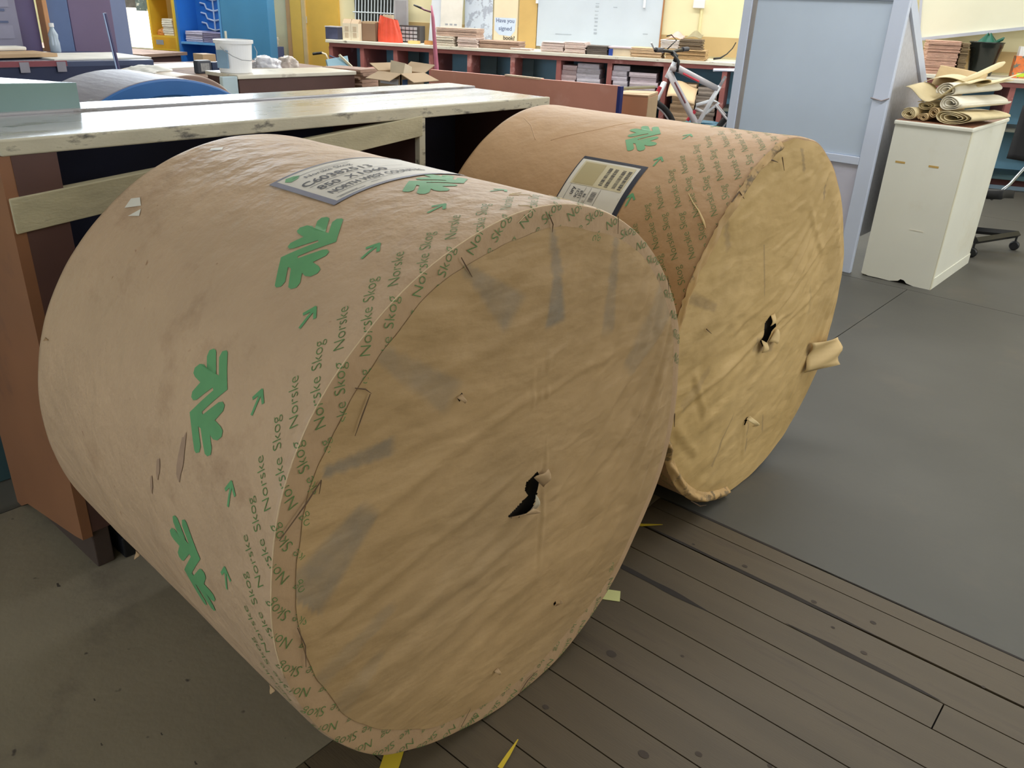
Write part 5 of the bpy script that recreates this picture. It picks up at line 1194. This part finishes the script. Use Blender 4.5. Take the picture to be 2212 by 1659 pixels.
b = MB(); b.tube([(-1.23, 4.90, 1.03), (-1.13, 5.0, 1.09), (-1.06, 5.10, 1.145), (-1.045, 5.12, 1.158)], [.020, .026, .024, .010], 10, flat=.55); o = b.build('kraft_paper_roll', mk, smooth=True); tag(o, 'narrow folded strip sticking up and out to the right above the pile', 'paper roll')
b = MB(); b.tube([(-1.20, 4.95, 1.01), (-1.08, 5.06, 1.055), (-.985, 5.14, 1.075)], [.020, .024, .008], 10, flat=.4); o = b.build('kraft_paper_roll', mk, smooth=True); tag(o, 'flat folded strip pointing right just below the raised strip', 'paper roll')

# ---------------------------------------------------------------- right of the cabinet: bin, board, box, chair
r = wthing('waste_bin', 'glossy black bin holding a green bag, standing on the bench at the right', 'bin', 6.28, .33, .93)
mbk = M('glossy_black_green', (34, 40, 38), .2, .1)
b = MB(); b.lathe([(0, 0), (.088, 0), (.092, .01), (.128, .225), (.131, .228), (.133, .262), (.142, .272), (.134, .274), (.120, .225), (.085, .015), (0, .012)], 40); b.build('bin_body', mbk, r, smooth=True)
b = MB(); b.grid(lambda u, v: Vector((.09*math.cos(2*PI*u)*(1-v*.85), .09*math.sin(2*PI*u)*(1-v*.85), .26+.075*v+.012*math.sin(u*25))), 32, 6); b.build('green_bag', M('dark_green_plastic', (16, 92, 74), .35, .15, 12), r, smooth=True)
b = MB(); b.tube([(.06, 0, .27), (.11, 0, .30), (.12, 0, .315)], [.014, .014, .006], 8); b.build('bag_tip', M('dark_green_plastic', (0, 0, 0)), r)
r = wthing('whiteboard', 'crooked cream whiteboard with metal tray hanging above the black bin', 'whiteboard', 5.76, .12, 1.205)
rt = Matrix.Rotation(-.155, 4, 'Y')
MB().box(0, 1.7, -.02, 0, 0, .95, mat=rt).build('board', M('cream_board', (240, 238, 216), .4, .03, 3), r)
MB().box(-.01, 1.7, -.05, .0, -.022, .004, mat=rt).build('tray', M('aluminium_tray', (196, 200, 214), .35, .05), r)
MB().box(-.02, .0, -.03, 0, 0, .95, mat=rt).build('frame_edge', M('aluminium_tray', (0, 0, 0)), r)
MB().box(.83, .87, -.03, -.02, .20, .34, mat=Matrix.Rotation(.10, 4, 'Y')).build('clip', M('clip_blue_grey', (140, 146, 186), .4), r)
r = wthing('carton', 'small orange box with bright label at the right end of the bench', 'box', 6.57, .33, .931)
MB().box(-.045, .12, -.05, .05, 0, .175).build('carton_body', M('orange_label', (236, 130, 70), .5, .25, 14, col2=(120, 130, 120), patch=.54, ps=20, pw=.02), r)
MB().box(-.03, .12, -.04, .04, .175, .25).build('white_top', mwp, r)
MB().box(-.01, .05, -.052, -.05, .01, .04).build('green_label', M('lime', (190, 220, 60), .5), r)
def chair():
    r = thing('office_chair', 'black swivel chair with castors partly hidden behind the cream cabinet', 'chair', (-.95, 5.62, 0))
    A_, B_ = Vector((-.10, .075, 0)), Vector((.052, .50, 0)); C_ = Vector((-.50, .24, 0)); D_ = Vector((-.35, .66, 0))
    def bar(p, q_, z=.105): MB().tube([Vector((p.x, p.y, z)), Vector((q_.x, q_.y, z))], .022, 4).build('base_arm', m_black, r)
    def caster(p):
        MB().tube([(p.x, p.y, .05), (p.x, p.y, .10)], .007, 6).build('castor_stem', m_black, r)
        b = MB(); b.lathe([(0, -.015), (.024, -.015), (.030, -.008), (.030, .008), (.024, .015), (0, .015)], 20, mat=Matrix.Translation((p.x, p.y, .0305)) @ Matrix.Rotation(PI/2, 4, 'X')); b.build('castor_wheel', m_black, r, smooth=False)
    bar(A_, B_)
    m = (A_+D_)/2
    for p in (A_, B_, C_, D_):
        caster(p)
        bar(p, Vector((m.x, m.y, 0)))
    MB().tube([(m.x, m.y, .10), (m.x, m.y, .34)], .028, 12).build('column', m_black, r, smooth=True)
    return r, m
# seat part of the chair visible between cabinet and bench
rc, mc_ = chair()
mfab = M('black_fabric', (22, 22, 24), .8, .1, 30)
b = MB(); b.grid(lambda u, v: Vector((-.50+.46*u, .14+.40*v, .36+.03*math.cos(v*2.2)-.02*math.sin(u*PI)-.035*math.exp(-((u-.35)/.18)**2-((v-.05)/.2)**2))), 14, 10); b.build('seat', mfab, rc, smooth=True, thick=.05)
b = MB(); b.grid(lambda u, v: Vector((-.16+.40*u, .68+.04*v-.04*math.sin(u*PI), .54+.33*v)), 10, 10); b.build('backrest', mfab, rc, smooth=True, thick=.04)
MB().tube([(-.10, .20, .35), (-.06, .40, .42), (.0, .70, .60), (.02, .74, .84)], .010, 8).build('back_frame', M('chrome_bar', (150, 156, 160), .2, metal=.8), rc, smooth=True)

# ---------------------------------------------------------------- scraps on the floor
b = MB(); b.box(-.035, .035, -.02, .02, 0, .0008); o = b.build('sticky_note', M('pale_yellow_note', (206, 206, 140), .6, .05), loc=(-.845, 1.405, .001), rotz=.35); o.rotation_euler = (0, 0, .55); tag(o, 'pale yellow paper note on the boards beside the nearest reel', 'note')
my = M('yellow_tape', (206, 178, 50), .5, .05)
def strip(label, pts, w):
    b = MB(); P = [Vector(p) for p in pts]; vs = []
    for i, p in enumerate(P):
        d = (P[min(i+1, len(P)-1)]-P[max(i-1, 0)]); n = Vector((-d.y, d.x, 0)).normalized()*w[i]; vs += [tuple(p+n), tuple(p-n)]
    b.add(vs, [(2*i, 2*i+1, 2*i+3, 2*i+2) for i in range(len(P)-1)]); o = b.build('yellow_strip', my, thick=.0006); tag(o, label, 'tape'); return o
strip('yellow tape strip under the bottom of the nearest reel', [(-.92, .80, .001), (-.86, .71, .001), (-.83, .66, .001), (-.80, .60, .001)], [.018, .018, .016, .014])
strip('thin yellow tape sliver standing up from the boards below the nearest reel', [(-.700, .845, .001), (-.705, .875, .006), (-.712, .912, .012)], [.005, .004, .001])
strip('yellow tape sliver poking out between the two reels', [(-.98, 1.70, .001), (-.945, 1.722, .003), (-.900, 1.762, .006)], [.006, .006, .001])
